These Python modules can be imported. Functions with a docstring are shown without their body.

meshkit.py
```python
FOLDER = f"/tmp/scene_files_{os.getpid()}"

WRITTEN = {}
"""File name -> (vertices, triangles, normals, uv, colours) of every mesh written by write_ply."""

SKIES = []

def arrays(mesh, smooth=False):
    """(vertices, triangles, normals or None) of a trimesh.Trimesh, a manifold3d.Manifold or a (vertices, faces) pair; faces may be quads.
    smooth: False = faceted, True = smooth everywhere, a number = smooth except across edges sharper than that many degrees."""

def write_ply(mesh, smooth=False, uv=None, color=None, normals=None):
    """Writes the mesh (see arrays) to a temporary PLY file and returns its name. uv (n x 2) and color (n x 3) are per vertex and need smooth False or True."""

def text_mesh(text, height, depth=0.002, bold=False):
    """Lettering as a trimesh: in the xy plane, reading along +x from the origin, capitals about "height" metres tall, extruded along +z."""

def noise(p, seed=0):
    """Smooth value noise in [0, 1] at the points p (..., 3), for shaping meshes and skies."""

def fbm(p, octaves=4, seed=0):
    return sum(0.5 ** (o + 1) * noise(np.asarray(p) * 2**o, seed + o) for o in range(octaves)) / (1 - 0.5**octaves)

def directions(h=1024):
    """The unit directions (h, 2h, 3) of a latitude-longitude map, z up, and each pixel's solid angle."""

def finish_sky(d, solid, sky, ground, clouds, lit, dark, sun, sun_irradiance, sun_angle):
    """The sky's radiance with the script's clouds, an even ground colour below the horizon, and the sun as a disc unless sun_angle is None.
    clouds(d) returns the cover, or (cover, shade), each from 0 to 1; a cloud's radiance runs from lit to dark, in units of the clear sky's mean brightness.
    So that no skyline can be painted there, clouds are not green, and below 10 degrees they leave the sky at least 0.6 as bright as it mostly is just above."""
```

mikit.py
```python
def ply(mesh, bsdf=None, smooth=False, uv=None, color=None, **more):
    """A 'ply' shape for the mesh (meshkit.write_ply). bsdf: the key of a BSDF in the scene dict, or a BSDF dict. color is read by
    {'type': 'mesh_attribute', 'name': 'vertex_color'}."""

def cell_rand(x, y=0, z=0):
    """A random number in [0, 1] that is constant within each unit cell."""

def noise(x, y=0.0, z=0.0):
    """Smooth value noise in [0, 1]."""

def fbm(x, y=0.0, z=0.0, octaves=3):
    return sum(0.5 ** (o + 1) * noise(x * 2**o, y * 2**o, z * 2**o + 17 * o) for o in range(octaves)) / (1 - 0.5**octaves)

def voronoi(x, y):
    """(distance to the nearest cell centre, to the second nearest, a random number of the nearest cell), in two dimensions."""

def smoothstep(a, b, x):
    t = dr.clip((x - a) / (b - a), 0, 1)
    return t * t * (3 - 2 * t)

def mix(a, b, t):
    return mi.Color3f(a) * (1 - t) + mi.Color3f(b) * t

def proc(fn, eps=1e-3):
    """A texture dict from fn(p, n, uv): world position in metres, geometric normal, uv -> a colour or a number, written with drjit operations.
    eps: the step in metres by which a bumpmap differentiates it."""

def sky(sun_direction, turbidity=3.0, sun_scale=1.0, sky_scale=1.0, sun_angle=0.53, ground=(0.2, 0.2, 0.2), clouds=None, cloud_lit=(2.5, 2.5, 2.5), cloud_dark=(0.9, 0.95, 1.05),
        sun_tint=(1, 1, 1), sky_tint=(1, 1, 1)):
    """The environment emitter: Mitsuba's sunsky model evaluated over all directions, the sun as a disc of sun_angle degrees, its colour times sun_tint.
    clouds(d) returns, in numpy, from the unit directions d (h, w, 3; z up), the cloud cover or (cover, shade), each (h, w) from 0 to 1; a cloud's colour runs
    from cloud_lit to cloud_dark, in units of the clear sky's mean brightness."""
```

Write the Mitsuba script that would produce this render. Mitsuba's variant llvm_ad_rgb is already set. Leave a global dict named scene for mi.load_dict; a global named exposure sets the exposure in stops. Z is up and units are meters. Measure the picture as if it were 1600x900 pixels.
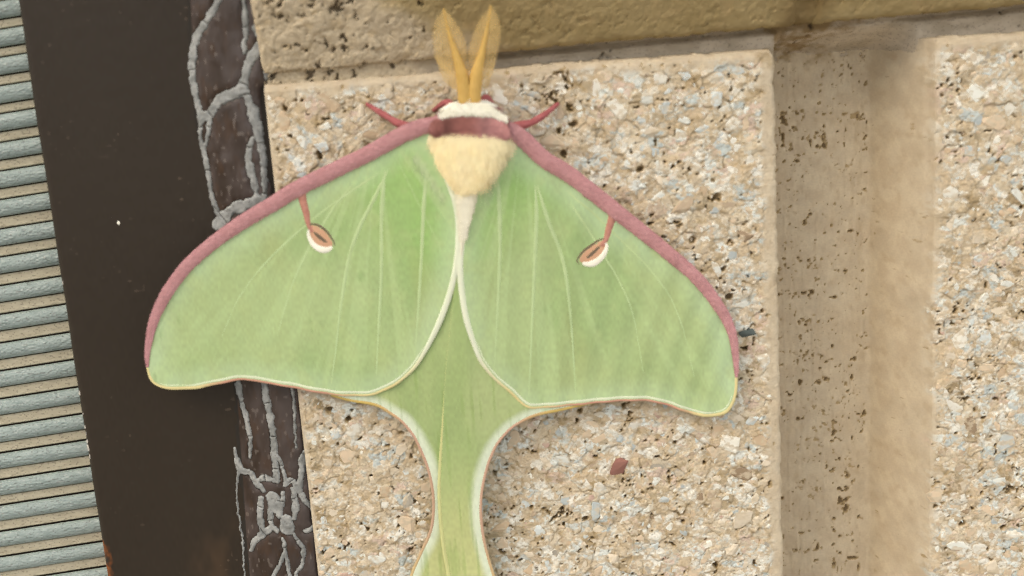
"""A pale green moth resting on a ribbed concrete block wall, beside a brown painted door frame with cracked sealant."""
import math
import numpy as np
import trimesh
import drjit as dr
import mitsuba as mi
import mikit
import meshkit
from scipy.spatial import cKDTree, Delaunay, ConvexHull
from shapely.geometry import Polygon, LineString, Point
from shapely.ops import unary_union

T4 = mi.ScalarTransform4f
Z0 = 1.35                       # height of the moth above the ground, metres; all lengths below are millimetres from that point
scene = {'type': 'scene'}
labels = {}

# ------------------------------------------------------------------ camera, sky, exposure
CAM = np.array([0.0, -214.702, 52.02])
FWD = np.array([0.0, 0.971111, -0.238629])
UPV = np.array([0.068435, 0.23807, 0.968834])
_o = CAM / 1000 + [0, 0, Z0]
scene['camera'] = {'type': 'thinlens', 'fov': 43.603, 'fov_axis': 'x', 'near_clip': 0.01, 'far_clip': 3000.0,
                   'aperture_radius': 0.0017, 'focus_distance': 0.241,
                   'to_world': T4().look_at(origin=_o.tolist(), target=(_o + FWD).tolist(), up=UPV.tolist())}
scene['sky'] = mikit.sky((-0.62, -0.58, 0.80), turbidity=3, sun_scale=0.22, sun_angle=30, clouds=lambda d: 1.0,
                         ground=(0.24, 0.22, 0.19))
exposure = 2.4

TR = {
    'costa_l': [[-9.56,29.35,2.288],[-13.32,28.57,2.821],[-16.38,27.46,2.831],[-22.62,24.51,2.746],[-28.88,21.97,2.761],[-35.07,19.33,2.774],[-38.51,17.48,2.675],[-43.33,15.06,2.577],[-48.34,12.19,2.371],[-53.1,8.86,2.273],[-55.94,6.26,2.171],[-58.39,3.4,2.07],[-60.44,0.37,1.858],[-61.95,-2.71,1.535],[-62.86,-5.39,1.1],[-63.4,-7.77,0.772],[-63.62,-9.37,0.331]],
    'costa_r': [[-1.29,28.33,2.303],[0.74,27.32,2.939],[3.27,25.63,2.949],[6.65,21.95,2.861],[9.83,19.65,2.872],[13.22,16.79,2.778],[18.79,11.66,2.691],[24.34,6.6,2.492],[29.94,1.26,2.29],[32.8,-2.11,2.19],[34.38,-4.49,2.086],[36.17,-7.59,1.873],[37.31,-10.77,1.548],[37.79,-13.93,1.221],[37.94,-16.85,0.779],[37.9,-18.49,0.335]],
    'edge_l': [[-63.7,-9.94],[-63.49,-11.7],[-62.65,-12.92],[-60.74,-13.64],[-58.43,-13.91],[-56.2,-13.94],[-53.71,-13.64],[-51.44,-13.33],[-48.05,-12.96],[-45.85,-13.22],[-43.79,-13.81],[-40.96,-14.45],[-38.35,-15.08],[-34.43,-16.12],[-31.14,-16.76],[-28.03,-17.03],[-25.79,-17.01],[-23.84,-16.51],[-20.92,-15.09],[-17.93,-12.75],[-15.81,-9.93],[-13.77,-6.56],[-11.94,-2.98],[-10.33,0.9],[-9.16,4.75],[-8.44,8.56],[-8.15,12.33],[-8.39,16.12],[-9.3,19.35],[-10.32,22.56],[-11.34,25.66]],
    'edge_r': [[37.89,-18.96],[37.72,-21.3],[37.11,-23.38],[35.83,-25.06],[33.55,-25.54],[30.97,-25.15],[28.18,-24.09],[25.41,-22.8],[22.07,-21.81],[17.59,-21.42],[13.1,-21.36],[8.61,-21.39],[4.69,-21.34],[1.91,-21.14],[0.3,-20.12],[-1.76,-17.62],[-4.11,-14.97],[-6.08,-11.81],[-7.12,-8.26],[-8.01,-4.19],[-8.42,0.32],[-8.41,4.74],[-7.91,8.5],[-6.96,12.73],[-5.63,16.35],[-3.83,19.37],[-1.94,22.17],[0.15,24.84]],
    'hind_l': [[-9.27,13.3],[-15.74,6.94],[-26.83,-6.1],[-34.41,-14.98],[-32.61,-17.07],[-29.35,-18.18],[-25.06,-19.21],[-22.62,-20.85],[-20.74,-22.47],[-19.34,-24.45],[-18.48,-26.17],[-17.15,-30.37],[-16.48,-34.6],[-16.47,-38.48],[-17.01,-42.24],[-17.92,-44.86],[-19.02,-46.96],[-20.28,-49.43],[-21.54,-52.02],[-23.42,-57.52],[-24.68,-63.88],[-24.3,-70.43],[-22.32,-76.48],[-20.13,-77.27],[-17.6,-69.48],[-15.71,-60.5],[-14.41,-52.91],[-13.78,-47.85],[-13.41,-40.24],[-13.14,-32.71],[-12.55,-25.33],[-11.0,-15.79],[-9.45,-4.35],[-8.34,4.54]],
    'hind_r': [[-6.42,13.06],[-1.78,5.98],[6.05,-8.34],[13.31,-18.34],[12.59,-21.59],[9.75,-21.91],[6.13,-22.37],[2.5,-22.81],[-0.02,-23.71],[-2.24,-25.0],[-4.53,-27.38],[-5.68,-29.44],[-6.49,-31.31],[-7.69,-35.4],[-8.22,-39.64],[-8.12,-44.51],[-7.61,-48.54],[-6.75,-52.84],[-5.52,-58.57],[-4.91,-65.07],[-5.93,-71.47],[-8.6,-75.78],[-11.13,-74.77],[-13.02,-68.39],[-14.19,-60.57],[-14.84,-52.38],[-15.23,-47.14],[-15.41,-40.92],[-15.05,-33.78],[-13.82,-24.47],[-12.97,-18.13],[-11.96,-11.15],[-10.46,-3.22],[-9.28,3.46],[-8.6,6.75]],
    'veins_l0': [[-19.52,22.22],[-20.72,14.96],[-21.73,5.14],[-24.45,-14.73]],
    'veins_l1': [[-12.5,21.9],[-13.74,14.67],[-15.0,4.88],[-17.45,-11.03]],
    'veins_l2': [[-18.88,22.19],[-22.08,16.65],[-24.75,12.44],[-27.93,4.32],[-32.28,-14.83]],
    'veins_l3': [[-24.13,21.07],[-30.84,13.31],[-37.43,2.61],[-42.97,-12.47]],
    'veins_l4': [[-18.63,22.6],[-33.54,13.47],[-45.67,2.56],[-53.48,-11.79]],
    'veins_r0': [[-1.17,21.04],[-1.25,13.74],[-1.92,3.97],[-3.99,-13.25]],
    'veins_r1': [[5.02,18.01],[4.86,12.07],[3.75,1.15],[1.58,-19.21]],
    'veins_r2': [[5.23,18.0],[6.76,11.36],[9.24,1.74],[9.83,-19.51]],
    'veins_r3': [[9.62,16.0],[15.35,5.66],[20.01,-4.83],[22.13,-20.28]],
    'veins_r4': [[8.64,17.7],[17.87,8.22],[27.21,-4.28],[31.29,-21.97]],
    'stalk_l': [[-33.91,19.15,2.134],[-33.77,17.41,1.817],[-33.44,15.43,1.607],[-33.3,13.67,1.288],[-32.81,12.11,0.967]],
    'stalk_r': [[17.87,12.72,2.149],[17.57,10.99,1.83],[16.94,9.18,1.618],[16.42,7.56,1.297],[15.6,6.3,0.974]],
    'spot_l': [[-33.1,13.55],[-31.72,13.25],[-30.52,12.2],[-29.77,11.06],[-29.25,9.71],[-29.89,8.75],[-31.11,8.6],[-32.46,9.23],[-33.42,10.5],[-33.78,12.17]],
    'spot_r': [[16.21,7.58],[15.11,7.34],[13.87,6.56],[12.51,5.68],[11.35,4.34],[11.63,3.53],[13.02,2.97],[14.58,3.39],[16.06,4.71],[16.8,6.43]],
    'body': [[-4.98,32.13],[-5.13,30.07],[-4.94,28.5],[-5.09,26.42],[-5.49,23.82],[-6.0,21.21],[-6.31,18.58],[-6.94,14.34],[-7.78,8.98],[-8.51,3.55]],
    'thorax': [[-11.99,27.22],[-8.62,27.72],[-5.2,27.59],[-1.59,27.13],[1.87,25.96],[0.46,23.55],[-1.28,21.04],[-3.0,19.04],[-4.68,19.05],[-6.37,18.85],[-7.9,19.49],[-9.45,21.07],[-10.6,23.78]],
    'collar': [[-11.5,28.63,3.54],[-8.55,28.95,4.164],[-5.13,28.72,3.956],[-1.72,28.28,4.167],[1.13,27.14,3.546]],
    'ruff': [[-9.64,30.49,0.827],[-7.3,31.25,1.757],[-4.5,31.37,2.48],[-1.75,30.77,1.758],[0.63,29.16,0.829]],
    'ant_l': [[-5.53,32.26,2.454],[-5.56,36.01,2.239],[-6.14,39.07,1.623],[-6.98,42.62,0.909],[-7.49,45.14,0.504],[-7.63,47.22,0.301]],
    'ant_r': [[-4.11,32.16,2.454],[-3.53,35.87,2.24],[-2.6,38.83,1.623],[-1.54,42.26,0.909],[-0.86,44.69,0.504],[-0.28,47.22,0.301]],
    'plume_l': [[-7.63,47.22],[-9.07,45.54],[-9.88,43.02],[-9.75,39.62],[-9.1,36.35],[-8.23,34.47],[-7.12,32.87],[-5.05,33.24],[-4.3,36.43],[-4.52,38.96],[-4.52,41.66],[-5.45,44.01],[-6.7,46.17]],
    'plume_r': [[-0.28,47.22],[-2.24,45.08],[-3.75,42.41],[-4.54,39.97],[-4.6,36.45],[-4.83,33.43],[-2.74,32.58],[-1.24,35.01],[-0.1,38.16],[0.74,41.51],[1.02,44.07],[0.45,46.09]],
    'leg_l': [[-15.09,28.63,1.167],[-16.94,29.29,1.06],[-18.95,30.59,0.847],[-20.66,31.65,0.74],[-22.06,32.49,0.422]],
    'leg_r': [[1.63,27.48,1.168],[4.63,27.7,1.062],[6.7,28.52,0.849],[8.35,29.46,0.742],[9.79,30.42,0.423]],
    'leg_fl': [[-7.61,31.07,1.153],[-8.47,32.18,0.942],[-9.67,31.63,0.733],[-11.01,30.68,0.524]],
    'leg_fr': [[-2.79,30.95,1.153],[-2.15,32.58,0.942],[-1.31,31.06,0.838],[-0.65,29.97,0.63]],
    'rib_edge': [[46.61,-9.79]],
    'rib_left': [[-38.33,34.88],[-38.22,-34.71]],
    'rib_top': [[-37.86,37.17],[2.51,36.96],[45.56,36.67]],
    'slope_foot': [[68.23,-16.23]],
    'rib2': [[72.37,-11.62]],
    'rib2_top': [[68.42,35.86],[86.51,36.1]],
    'upper_bottom': [[0.57,39.54],[49.56,40.11],[84.64,41.3]],
    'upper_joint': [[51.18,42.4]],
    'red_stone': [[16.92,-34.7]],
    'dark_stone': [[40.53,-11.57]],
    'pit_spots': [[12.04,26.65],[22.97,18.31],[10.16,21.92],[31.45,5.54],[37.56,-5.11],[-33.57,-20.51],[-30.37,-22.53],[4.84,23.37]],
    'frame_left': [[-78.2,53.1],[-78.19,4.17],[-78.19,-50.5]],
    'frame_right': [[-49.72,51.19],[-49.61,10.13],[-52.04,-49.88]],
    'strip_l': [[-49.45,57.32],[-49.91,51.22],[-50.27,45.04],[-51.02,32.41],[-50.48,23.71],[-49.74,13.72],[-49.43,3.53],[-49.8,-8.01],[-50.08,-15.06],[-50.64,-24.62],[-50.93,-31.93],[-51.65,-43.08],[-51.98,-51.96],[-52.58,-62.28]],
    'strip_r': [[-36.7,56.46],[-36.55,50.34],[-36.59,46.22],[-37.16,42.09],[-38.26,37.97],[-39.57,34.88],[-39.82,25.98],[-39.56,18.64],[-39.03,8.58],[-38.51,-4.01],[-38.31,-16.93],[-38.53,-29.82],[-38.05,-37.36],[-38.42,-51.19],[-38.69,-63.06]],
    'crack_a': [[-43.81,56.93,1.145],[-44.42,51.89,1.151],[-45.53,49.71,1.154],[-47.63,47.17,1.157],[-49.38,45.01,1.266],[-50.37,42.16,1.27],[-50.79,38.83,1.275],[-50.66,35.65,1.173],[-50.42,33.29,1.069],[-50.05,31.99,0.963]],
    'crack_a2': [[-50.05,31.99,1.07],[-50.65,29.78,0.751],[-50.84,28.28,0.645],[-50.5,25.77,0.97],[-50.2,22.16,0.974],[-49.9,17.52,0.87],[-49.2,14.26,0.764]],
    'crack_a3': [[-48.66,32.0,0.963],[-49.16,29.67,0.858],[-50.0,27.25,0.753]],
    'crack_b': [[-50.05,31.99,1.391],[-48.59,32.53,1.497],[-47.36,33.83,1.495],[-45.72,35.0,1.6],[-43.72,35.6,1.599],[-42.42,36.68,1.491],[-41.65,38.74,1.381],[-40.78,40.78,1.484],[-39.31,42.46,1.587],[-38.2,43.84,1.479]],
    'crack_c': [[-40.39,56.71,0.729],[-40.67,51.64,0.733],[-40.72,48.57,0.945],[-40.87,45.48,0.949],[-41.57,42.19,0.741]],
    'crack_d': [[-37.49,56.51,2.082],[-37.65,51.44,2.304],[-37.69,48.36,2.101],[-37.45,45.77,1.686],[-37.59,42.66,1.798],[-38.15,39.55,1.274],[-38.56,37.79,0.638]],
    'crack_d2': [[-39.33,46.0,1.475],[-38.51,44.8,1.477]],
    'crack_e': [[-42.17,36.98,1.064],[-41.82,34.52,1.281],[-41.21,32.35,1.498],[-40.83,29.1,1.396],[-40.45,25.84,1.078],[-40.5,22.58,0.973],[-40.82,18.76,0.977],[-41.53,14.39,0.873],[-41.39,8.79,0.878],[-40.96,0.82,0.775]],
    'crack_e2': [[-41.61,27.97,0.753],[-42.59,25.99,0.97],[-42.8,23.28,1.189],[-42.36,20.52,1.084],[-41.94,17.52,0.87]],
    'crack_bot': [[-49.74,13.4,2.403],[-48.15,14.85,1.963],[-46.69,16.08,1.743],[-44.45,16.59,2.177],[-42.61,17.35,1.74],[-41.27,17.69,1.087]],
    'crack_mid': [[-48.96,12.68,0.984],[-48.39,3.62,0.883],[-49.04,-5.53,1.004],[-49.36,-10.17,1.009]],
    'crack_mid2': [[-43.78,10.08,0.987],[-44.17,-0.1,0.998],[-44.68,-10.5,1.009]],
    'crack_mid3': [[-40.46,5.34,0.661],[-39.82,-5.02,0.669],[-39.67,-10.86,0.561]],
    'crack_f': [[-49.36,-10.17,1.121],[-49.47,-14.88,1.126],[-49.48,-17.85,1.017],[-48.81,-20.88,1.02],[-48.67,-23.54,0.909],[-48.47,-25.73,0.797],[-48.97,-29.1,0.572]],
    'crack_g': [[-44.68,-10.5,1.009],[-44.65,-15.22,1.127],[-44.4,-20.0,1.132],[-44.24,-23.62,1.137],[-44.3,-27.25,1.369],[-44.43,-31.51,1.146],[-44.54,-33.59,1.034]],
    'crack_g2': [[-43.92,-28.98,0.572],[-43.13,-31.24,0.687],[-42.83,-33.71,0.689]],
    'crack_h': [[-39.67,-10.86,0.449],[-39.84,-15.57,0.564],[-39.88,-19.13,0.566],[-40.17,-23.91,0.455],[-40.44,-27.53,0.342]],
    'crack_i': [[-37.94,-27.71,0.685],[-39.28,-29.56,1.372],[-40.11,-33.05,0.918],[-40.55,-36.1,0.921]],
    'crack_j': [[-51.62,-27.32,0.456],[-51.46,-29.77,0.915],[-50.76,-31.66,1.261],[-49.19,-32.02,1.147],[-48.28,-34.05,1.149],[-47.16,-35.37,0.921]],
    'crack_k': [[-51.36,-31.86,0.573],[-52.22,-35.25,0.345],[-52.43,-38.95,0.346],[-52.29,-42.72,0.348],[-52.38,-46.49,0.349],[-52.74,-51.55,0.351],[-53.05,-59.26,0.354]],
    'crack_l': [[-48.22,-33.57,0.804],[-46.43,-32.96,1.148],[-44.54,-33.59,1.149]],
    'crack_m': [[-43.01,-34.32,0.92],[-41.77,-33.55,0.919],[-40.83,-35.47,0.921],[-39.71,-38.03,0.923],[-38.13,-39.51,0.809]],
    'crack_m2': [[-38.95,-39.57,0.462],[-38.73,-41.96,0.579]],
    'crack_n1': [[-47.9,-36.8,0.922],[-48.36,-39.88,1.272],[-48.29,-43.26,0.928]],
    'crack_n2': [[-45.58,-36.72,2.074],[-45.33,-38.61,2.078]],
    'crack_n3': [[-46.46,-39.39,0.924],[-46.39,-41.9,1.043],[-45.6,-43.21,1.16]],
    'crack_n4': [[-43.53,-35.88,0.806],[-44.14,-38.32,1.039],[-44.82,-40.26,1.272]],
    'crack_n5': [[-41.74,-35.4,1.036],[-41.61,-38.51,1.27],[-42.11,-40.96,0.926]],
    'crack_n6': [[-43.63,-41.1,2.315],[-43.62,-43.11,2.552]],
    'crack_o': [[-46.47,-42.64,1.043],[-48.49,-44.0,1.393],[-49.9,-45.16,1.279],[-50.82,-47.11,0.582]],
    'crack_p': [[-44.62,-44.79,0.697],[-44.51,-47.07,0.815],[-45.6,-49.53,0.701],[-47.35,-52.59,0.82],[-49.42,-59.53,0.708]],
    'crack_p2': [[-44.51,-47.07,0.699],[-44.28,-50.27,0.701],[-44.11,-54.12,0.587],[-43.91,-59.95,0.59]],
    'crack_q': [[-42.75,-43.67,0.58],[-41.69,-45.77,0.814],[-41.18,-47.58,0.816],[-41.56,-50.09,0.584]],
    'crack_r': [[-40.53,-43.59,0.928],[-38.51,-43.23,0.928]],
    'crack_s': [[-41.56,-50.09,0.701],[-43.09,-52.27,0.585],[-42.56,-56.16,0.588],[-41.8,-60.11,0.59]],
    'ribs_x0': [[-83.48,51.73],[-84.26,46.97],[-85.02,42.26],[-85.81,37.4],[-86.59,32.6],[-87.4,27.63],[-88.21,22.61],[-89.03,17.54],[-89.89,12.29],[-90.71,7.22],[-91.56,1.98],[-92.42,-3.32],[-93.29,-8.68],[-94.15,-13.97],[-95.02,-19.33],[-95.88,-24.62],[-96.72,-29.84],[-97.58,-35.12],[-98.4,-40.2],[-99.26,-45.46],[-100.1,-50.65]],
    'ribs_x1': [[-79.7,4.45]],
    'frame_span': [[-79.9,53.3],[87.4,42.1],[-96.3,-47.9],[90.4,-61.9]],
}


# ------------------------------------------------------------------ helpers
def W(p):
    """(x, d, z) in mm, d = how far it stands out from the face of the blocks, to world metres."""
    p = np.asarray(p, float)
    return np.stack([p[..., 0] / 1000, -p[..., 1] / 1000, p[..., 2] / 1000 + Z0], -1)


def put(key, v, f, bsdf, smooth=True, uv=None, color=None):
    f = np.asarray(f)
    n = key
    i = 0
    while n in scene:
        i += 1
        n = f'{key}_{i:03d}'
    scene[n] = mikit.ply((W(v), f), bsdf, smooth=smooth, uv=uv, color=color)
    return n


def tag(key, **kw):
    labels.setdefault(key, {}).update(kw)


def join(parts):
    vs, fs, n = [], [], 0
    for v, f in parts:
        f = np.asarray(f)
        if f.shape[1] == 4:
            f = np.vstack([f[:, [0, 1, 2]], f[:, [0, 2, 3]]])
        vs.append(v)
        fs.append(f + n)
        n += len(v)
    return np.vstack(vs), np.vstack(fs)


def curve(pts, step=0.4):
    """A smooth curve through the points (rows of any width), resampled every step mm along the first two columns."""
    p = np.asarray(pts, float)
    q = [p[:1]]
    e = np.vstack([2 * p[0] - p[1], p, 2 * p[-1] - p[-2]])
    for i in range(len(p) - 1):
        a, b, c, d = e[i:i + 4]
        n = max(2, int(math.ceil(np.linalg.norm((c - b)[:2]) / step)))
        t = (np.arange(1, n + 1) / n)[:, None]
        q.append(0.5 * (2 * b + (c - a) * t + (2 * a - 5 * b + 4 * c - d) * t ** 2 + (3 * b - a - 3 * c + d) * t ** 3))
    return np.vstack(q)


def tube(path, rad, seg=10, flat=1.0, cap=True):
    """A tapering tube along path (n, 3: x, d, z), squeezed by flat in the direction d."""
    path, rad = np.asarray(path, float), np.broadcast_to(np.asarray(rad, float), len(path))
    t = np.gradient(path, axis=0)
    t /= np.maximum(np.linalg.norm(t, axis=1, keepdims=True), 1e-9)
    b = np.cross(t, [0, 1, 0])
    bl = np.linalg.norm(b, axis=1, keepdims=True)
    b = np.where(bl > 1e-3, b / np.maximum(bl, 1e-9), [1, 0, 0])
    n = np.cross(b, t)
    a = np.arange(seg) / seg * 2 * np.pi
    ring = path[:, None] + rad[:, None, None] * (np.cos(a)[None, :, None] * b[:, None] + flat * np.sin(a)[None, :, None] * n[:, None])
    v = ring.reshape(-1, 3)
    f = []
    i, j = np.meshgrid(np.arange(len(path) - 1), np.arange(seg), indexing='ij')
    k = (j + 1) % seg
    f = np.stack([i * seg + j, i * seg + k, (i + 1) * seg + k, (i + 1) * seg + j], -1).reshape(-1, 4)
    f = np.vstack([f[:, [0, 1, 2]], f[:, [0, 2, 3]]])
    if cap:
        m = len(v)
        v = np.vstack([v, path[0] - t[0] * rad[0] * 0.6, path[-1] + t[-1] * rad[-1] * 0.6])
        c0 = [[m, (q + 1) % seg, q] for q in range(seg)]
        o = (len(path) - 1) * seg
        c1 = [[m + 1, o + q, o + (q + 1) % seg] for q in range(seg)]
        f = np.vstack([f, c0, c1])
    return v, f


def sheet(outline, dfun, thick=0.16, step=0.7, seed=1, round_edge=False):
    """A thin solid plate over the outline (n, 2), its underside following d = dfun(x, z). Returns v, f, and the number of top vertices."""
    ring = np.asarray(outline, float)
    poly = Polygon(ring)
    if not poly.is_valid:
        poly = poly.buffer(0)
        if poly.geom_type != 'Polygon':
            poly = max(poly.geoms, key=lambda g: g.area)
    if poly.exterior.is_ccw is False:
        poly = Polygon(list(poly.exterior.coords)[::-1])
    ln = poly.exterior
    nb = max(8, int(ln.length / (step * 0.6)))
    b = np.array([ln.interpolate(k / nb, normalized=True).coords[0] for k in range(nb)])
    x0, z0, x1, z1 = poly.bounds
    gx, gz = np.meshgrid(np.arange(x0, x1, step), np.arange(z0, z1, step))
    g = np.stack([gx.ravel(), gz.ravel()], 1) + np.random.default_rng(seed).uniform(-.2, .2, (gx.size, 2)) * step
    import shapely
    inner = poly.buffer(-step * 0.4)
    g = g[shapely.contains_xy(inner, g[:, 0], g[:, 1])] if not inner.is_empty else g[:0]
    p = np.vstack([b, g])
    tri = Delaunay(p).simplices
    c = p[tri].mean(1)
    tri = tri[shapely.contains_xy(poly, c[:, 0], c[:, 1])]
    e1, e2 = p[tri[:, 1]] - p[tri[:, 0]], p[tri[:, 2]] - p[tri[:, 0]]
    w = e1[:, 0] * e2[:, 1] - e1[:, 1] * e2[:, 0]
    tri = tri[np.abs(w) > 1e-7]
    w = w[np.abs(w) > 1e-7]
    tri[w < 0] = tri[w < 0][:, ::-1]
    d = dfun(p[:, 0], p[:, 1])
    th = np.full(len(p), thick)
    if round_edge:
        dist = shapely.distance(ln, shapely.points(p))
        th = thick * np.sqrt(np.clip(dist / (round_edge), 0.12, 1))
    top = np.stack([p[:, 0], d + th, p[:, 1]], 1)
    bot = np.stack([p[:, 0], d, p[:, 1]], 1)
    n = len(p)
    i = np.arange(nb)
    k = (i + 1) % nb
    side = np.vstack([np.stack([i, i + n, k], 1), np.stack([k, i + n, k + n], 1)])
    # seen from the front (x right, z up, d towards the viewer) counter-clockwise is outward
    return np.vstack([top, bot]), np.vstack([tri, tri[:, ::-1] + n, side]), n


def plate(poly, dfun, thick, step, seed, round_edge):
    """As sheet, for an outline with holes: front surface falling to its rims."""
    import shapely
    rings = [poly.exterior] + list(poly.interiors)
    b = np.vstack([np.array([r.interpolate(k / nb, normalized=True).coords[0] for k in range(nb)]) for r in rings for nb in [max(6, int(r.length / (step * 0.7)))]])
    x0, z0, x1, z1 = poly.bounds
    gx, gz = np.meshgrid(np.arange(x0, x1, step), np.arange(z0, z1, step))
    gp = np.stack([gx.ravel(), gz.ravel()], 1) + np.random.default_rng(seed).uniform(-.2, .2, (gx.size, 2)) * step
    inner = poly.buffer(-step * 0.35)
    gp = gp[shapely.contains_xy(inner, gp[:, 0], gp[:, 1])] if not inner.is_empty else gp[:0]
    p = np.vstack([b, gp])
    tri = Delaunay(p).simplices
    c = p[tri].mean(1)
    tri = tri[shapely.contains_xy(poly, c[:, 0], c[:, 1])]
    e1, e2 = p[tri[:, 1]] - p[tri[:, 0]], p[tri[:, 2]] - p[tri[:, 0]]
    w = e1[:, 0] * e2[:, 1] - e1[:, 1] * e2[:, 0]
    tri = tri[np.abs(w) > 1e-7]
    w = w[np.abs(w) > 1e-7]
    tri[w < 0] = tri[w < 0][:, ::-1]
    dist = shapely.distance(poly.boundary, shapely.points(p))
    d = dfun(p[:, 0], p[:, 1]) + thick * np.sqrt(np.clip(dist / round_edge, 0, 1))
    return np.stack([p[:, 0], d, p[:, 1]], 1), tri


def box(x0, x1, d0, d1, z0, z1, ch=0.0):
    m = trimesh.creation.box((x1 - x0, d1 - d0, z1 - z0))
    v = np.array(m.vertices) + [(x0 + x1) / 2, (d0 + d1) / 2, (z0 + z1) / 2]
    if ch:
        pts = []
        for a in np.array(m.vertices):
            s = np.sign(a)
            h = np.abs(a)
            for q in range(3):
                t = h.copy()
                t[[r for r in range(3) if r != q]] -= ch
                pts.append(s * t)
        hull = trimesh.convex.convex_hull(np.array(pts))
        v = np.array(hull.vertices) + [(x0 + x1) / 2, (d0 + d1) / 2, (z0 + z1) / 2]
        return v, np.array(hull.faces)[:, ::-1]
    return v, np.array(m.faces)[:, ::-1]          # x, d, z is left-handed in world order, so flip


def fb(x, y, z=0.0, s=1.0, octv=3, seed=0):
    x, y = np.broadcast_arrays(np.asarray(x, float), np.asarray(y, float))
    return meshkit.fbm(np.stack([x * s + 300, y * s + 300, np.zeros_like(x) + z + 5.5], -1), octv, seed)


def sst(a, b, x):
    t = np.clip((x - a) / (b - a), 0, 1)
    return t * t * (3 - 2 * t)


# ------------------------------------------------------------------ materials (x, z in mm from the moth)
mix, sm, noise, fbm_, voro, cell = mikit.mix, mikit.smoothstep, mikit.noise, mikit.fbm, mikit.voronoi, mikit.cell_rand


def mm(p):
    return p.x * 1000 + 500, p.y * 1000 + 500, (p.z - Z0) * 1000 + 500


def mat(key, color, rough=0.6, spec=0.3, bump=None, bscale=1e-4, eps=1e-4, **kw):
    c = mikit.proc(color) if callable(color) else ({'type': 'rgb', 'value': list(color)} if not isinstance(color, dict) else color)
    b = {'type': 'principled', 'base_color': c, 'roughness': mikit.proc(rough) if callable(rough) else rough, 'specular': spec, **kw}
    if bump is not None:
        b = {'type': 'bumpmap', 'arbitrary': mikit.proc(bump, eps=eps), 'scale': bscale, 'bsdf': b}
    scene[key] = {'type': 'twosided', 'bsdf': b}


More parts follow.
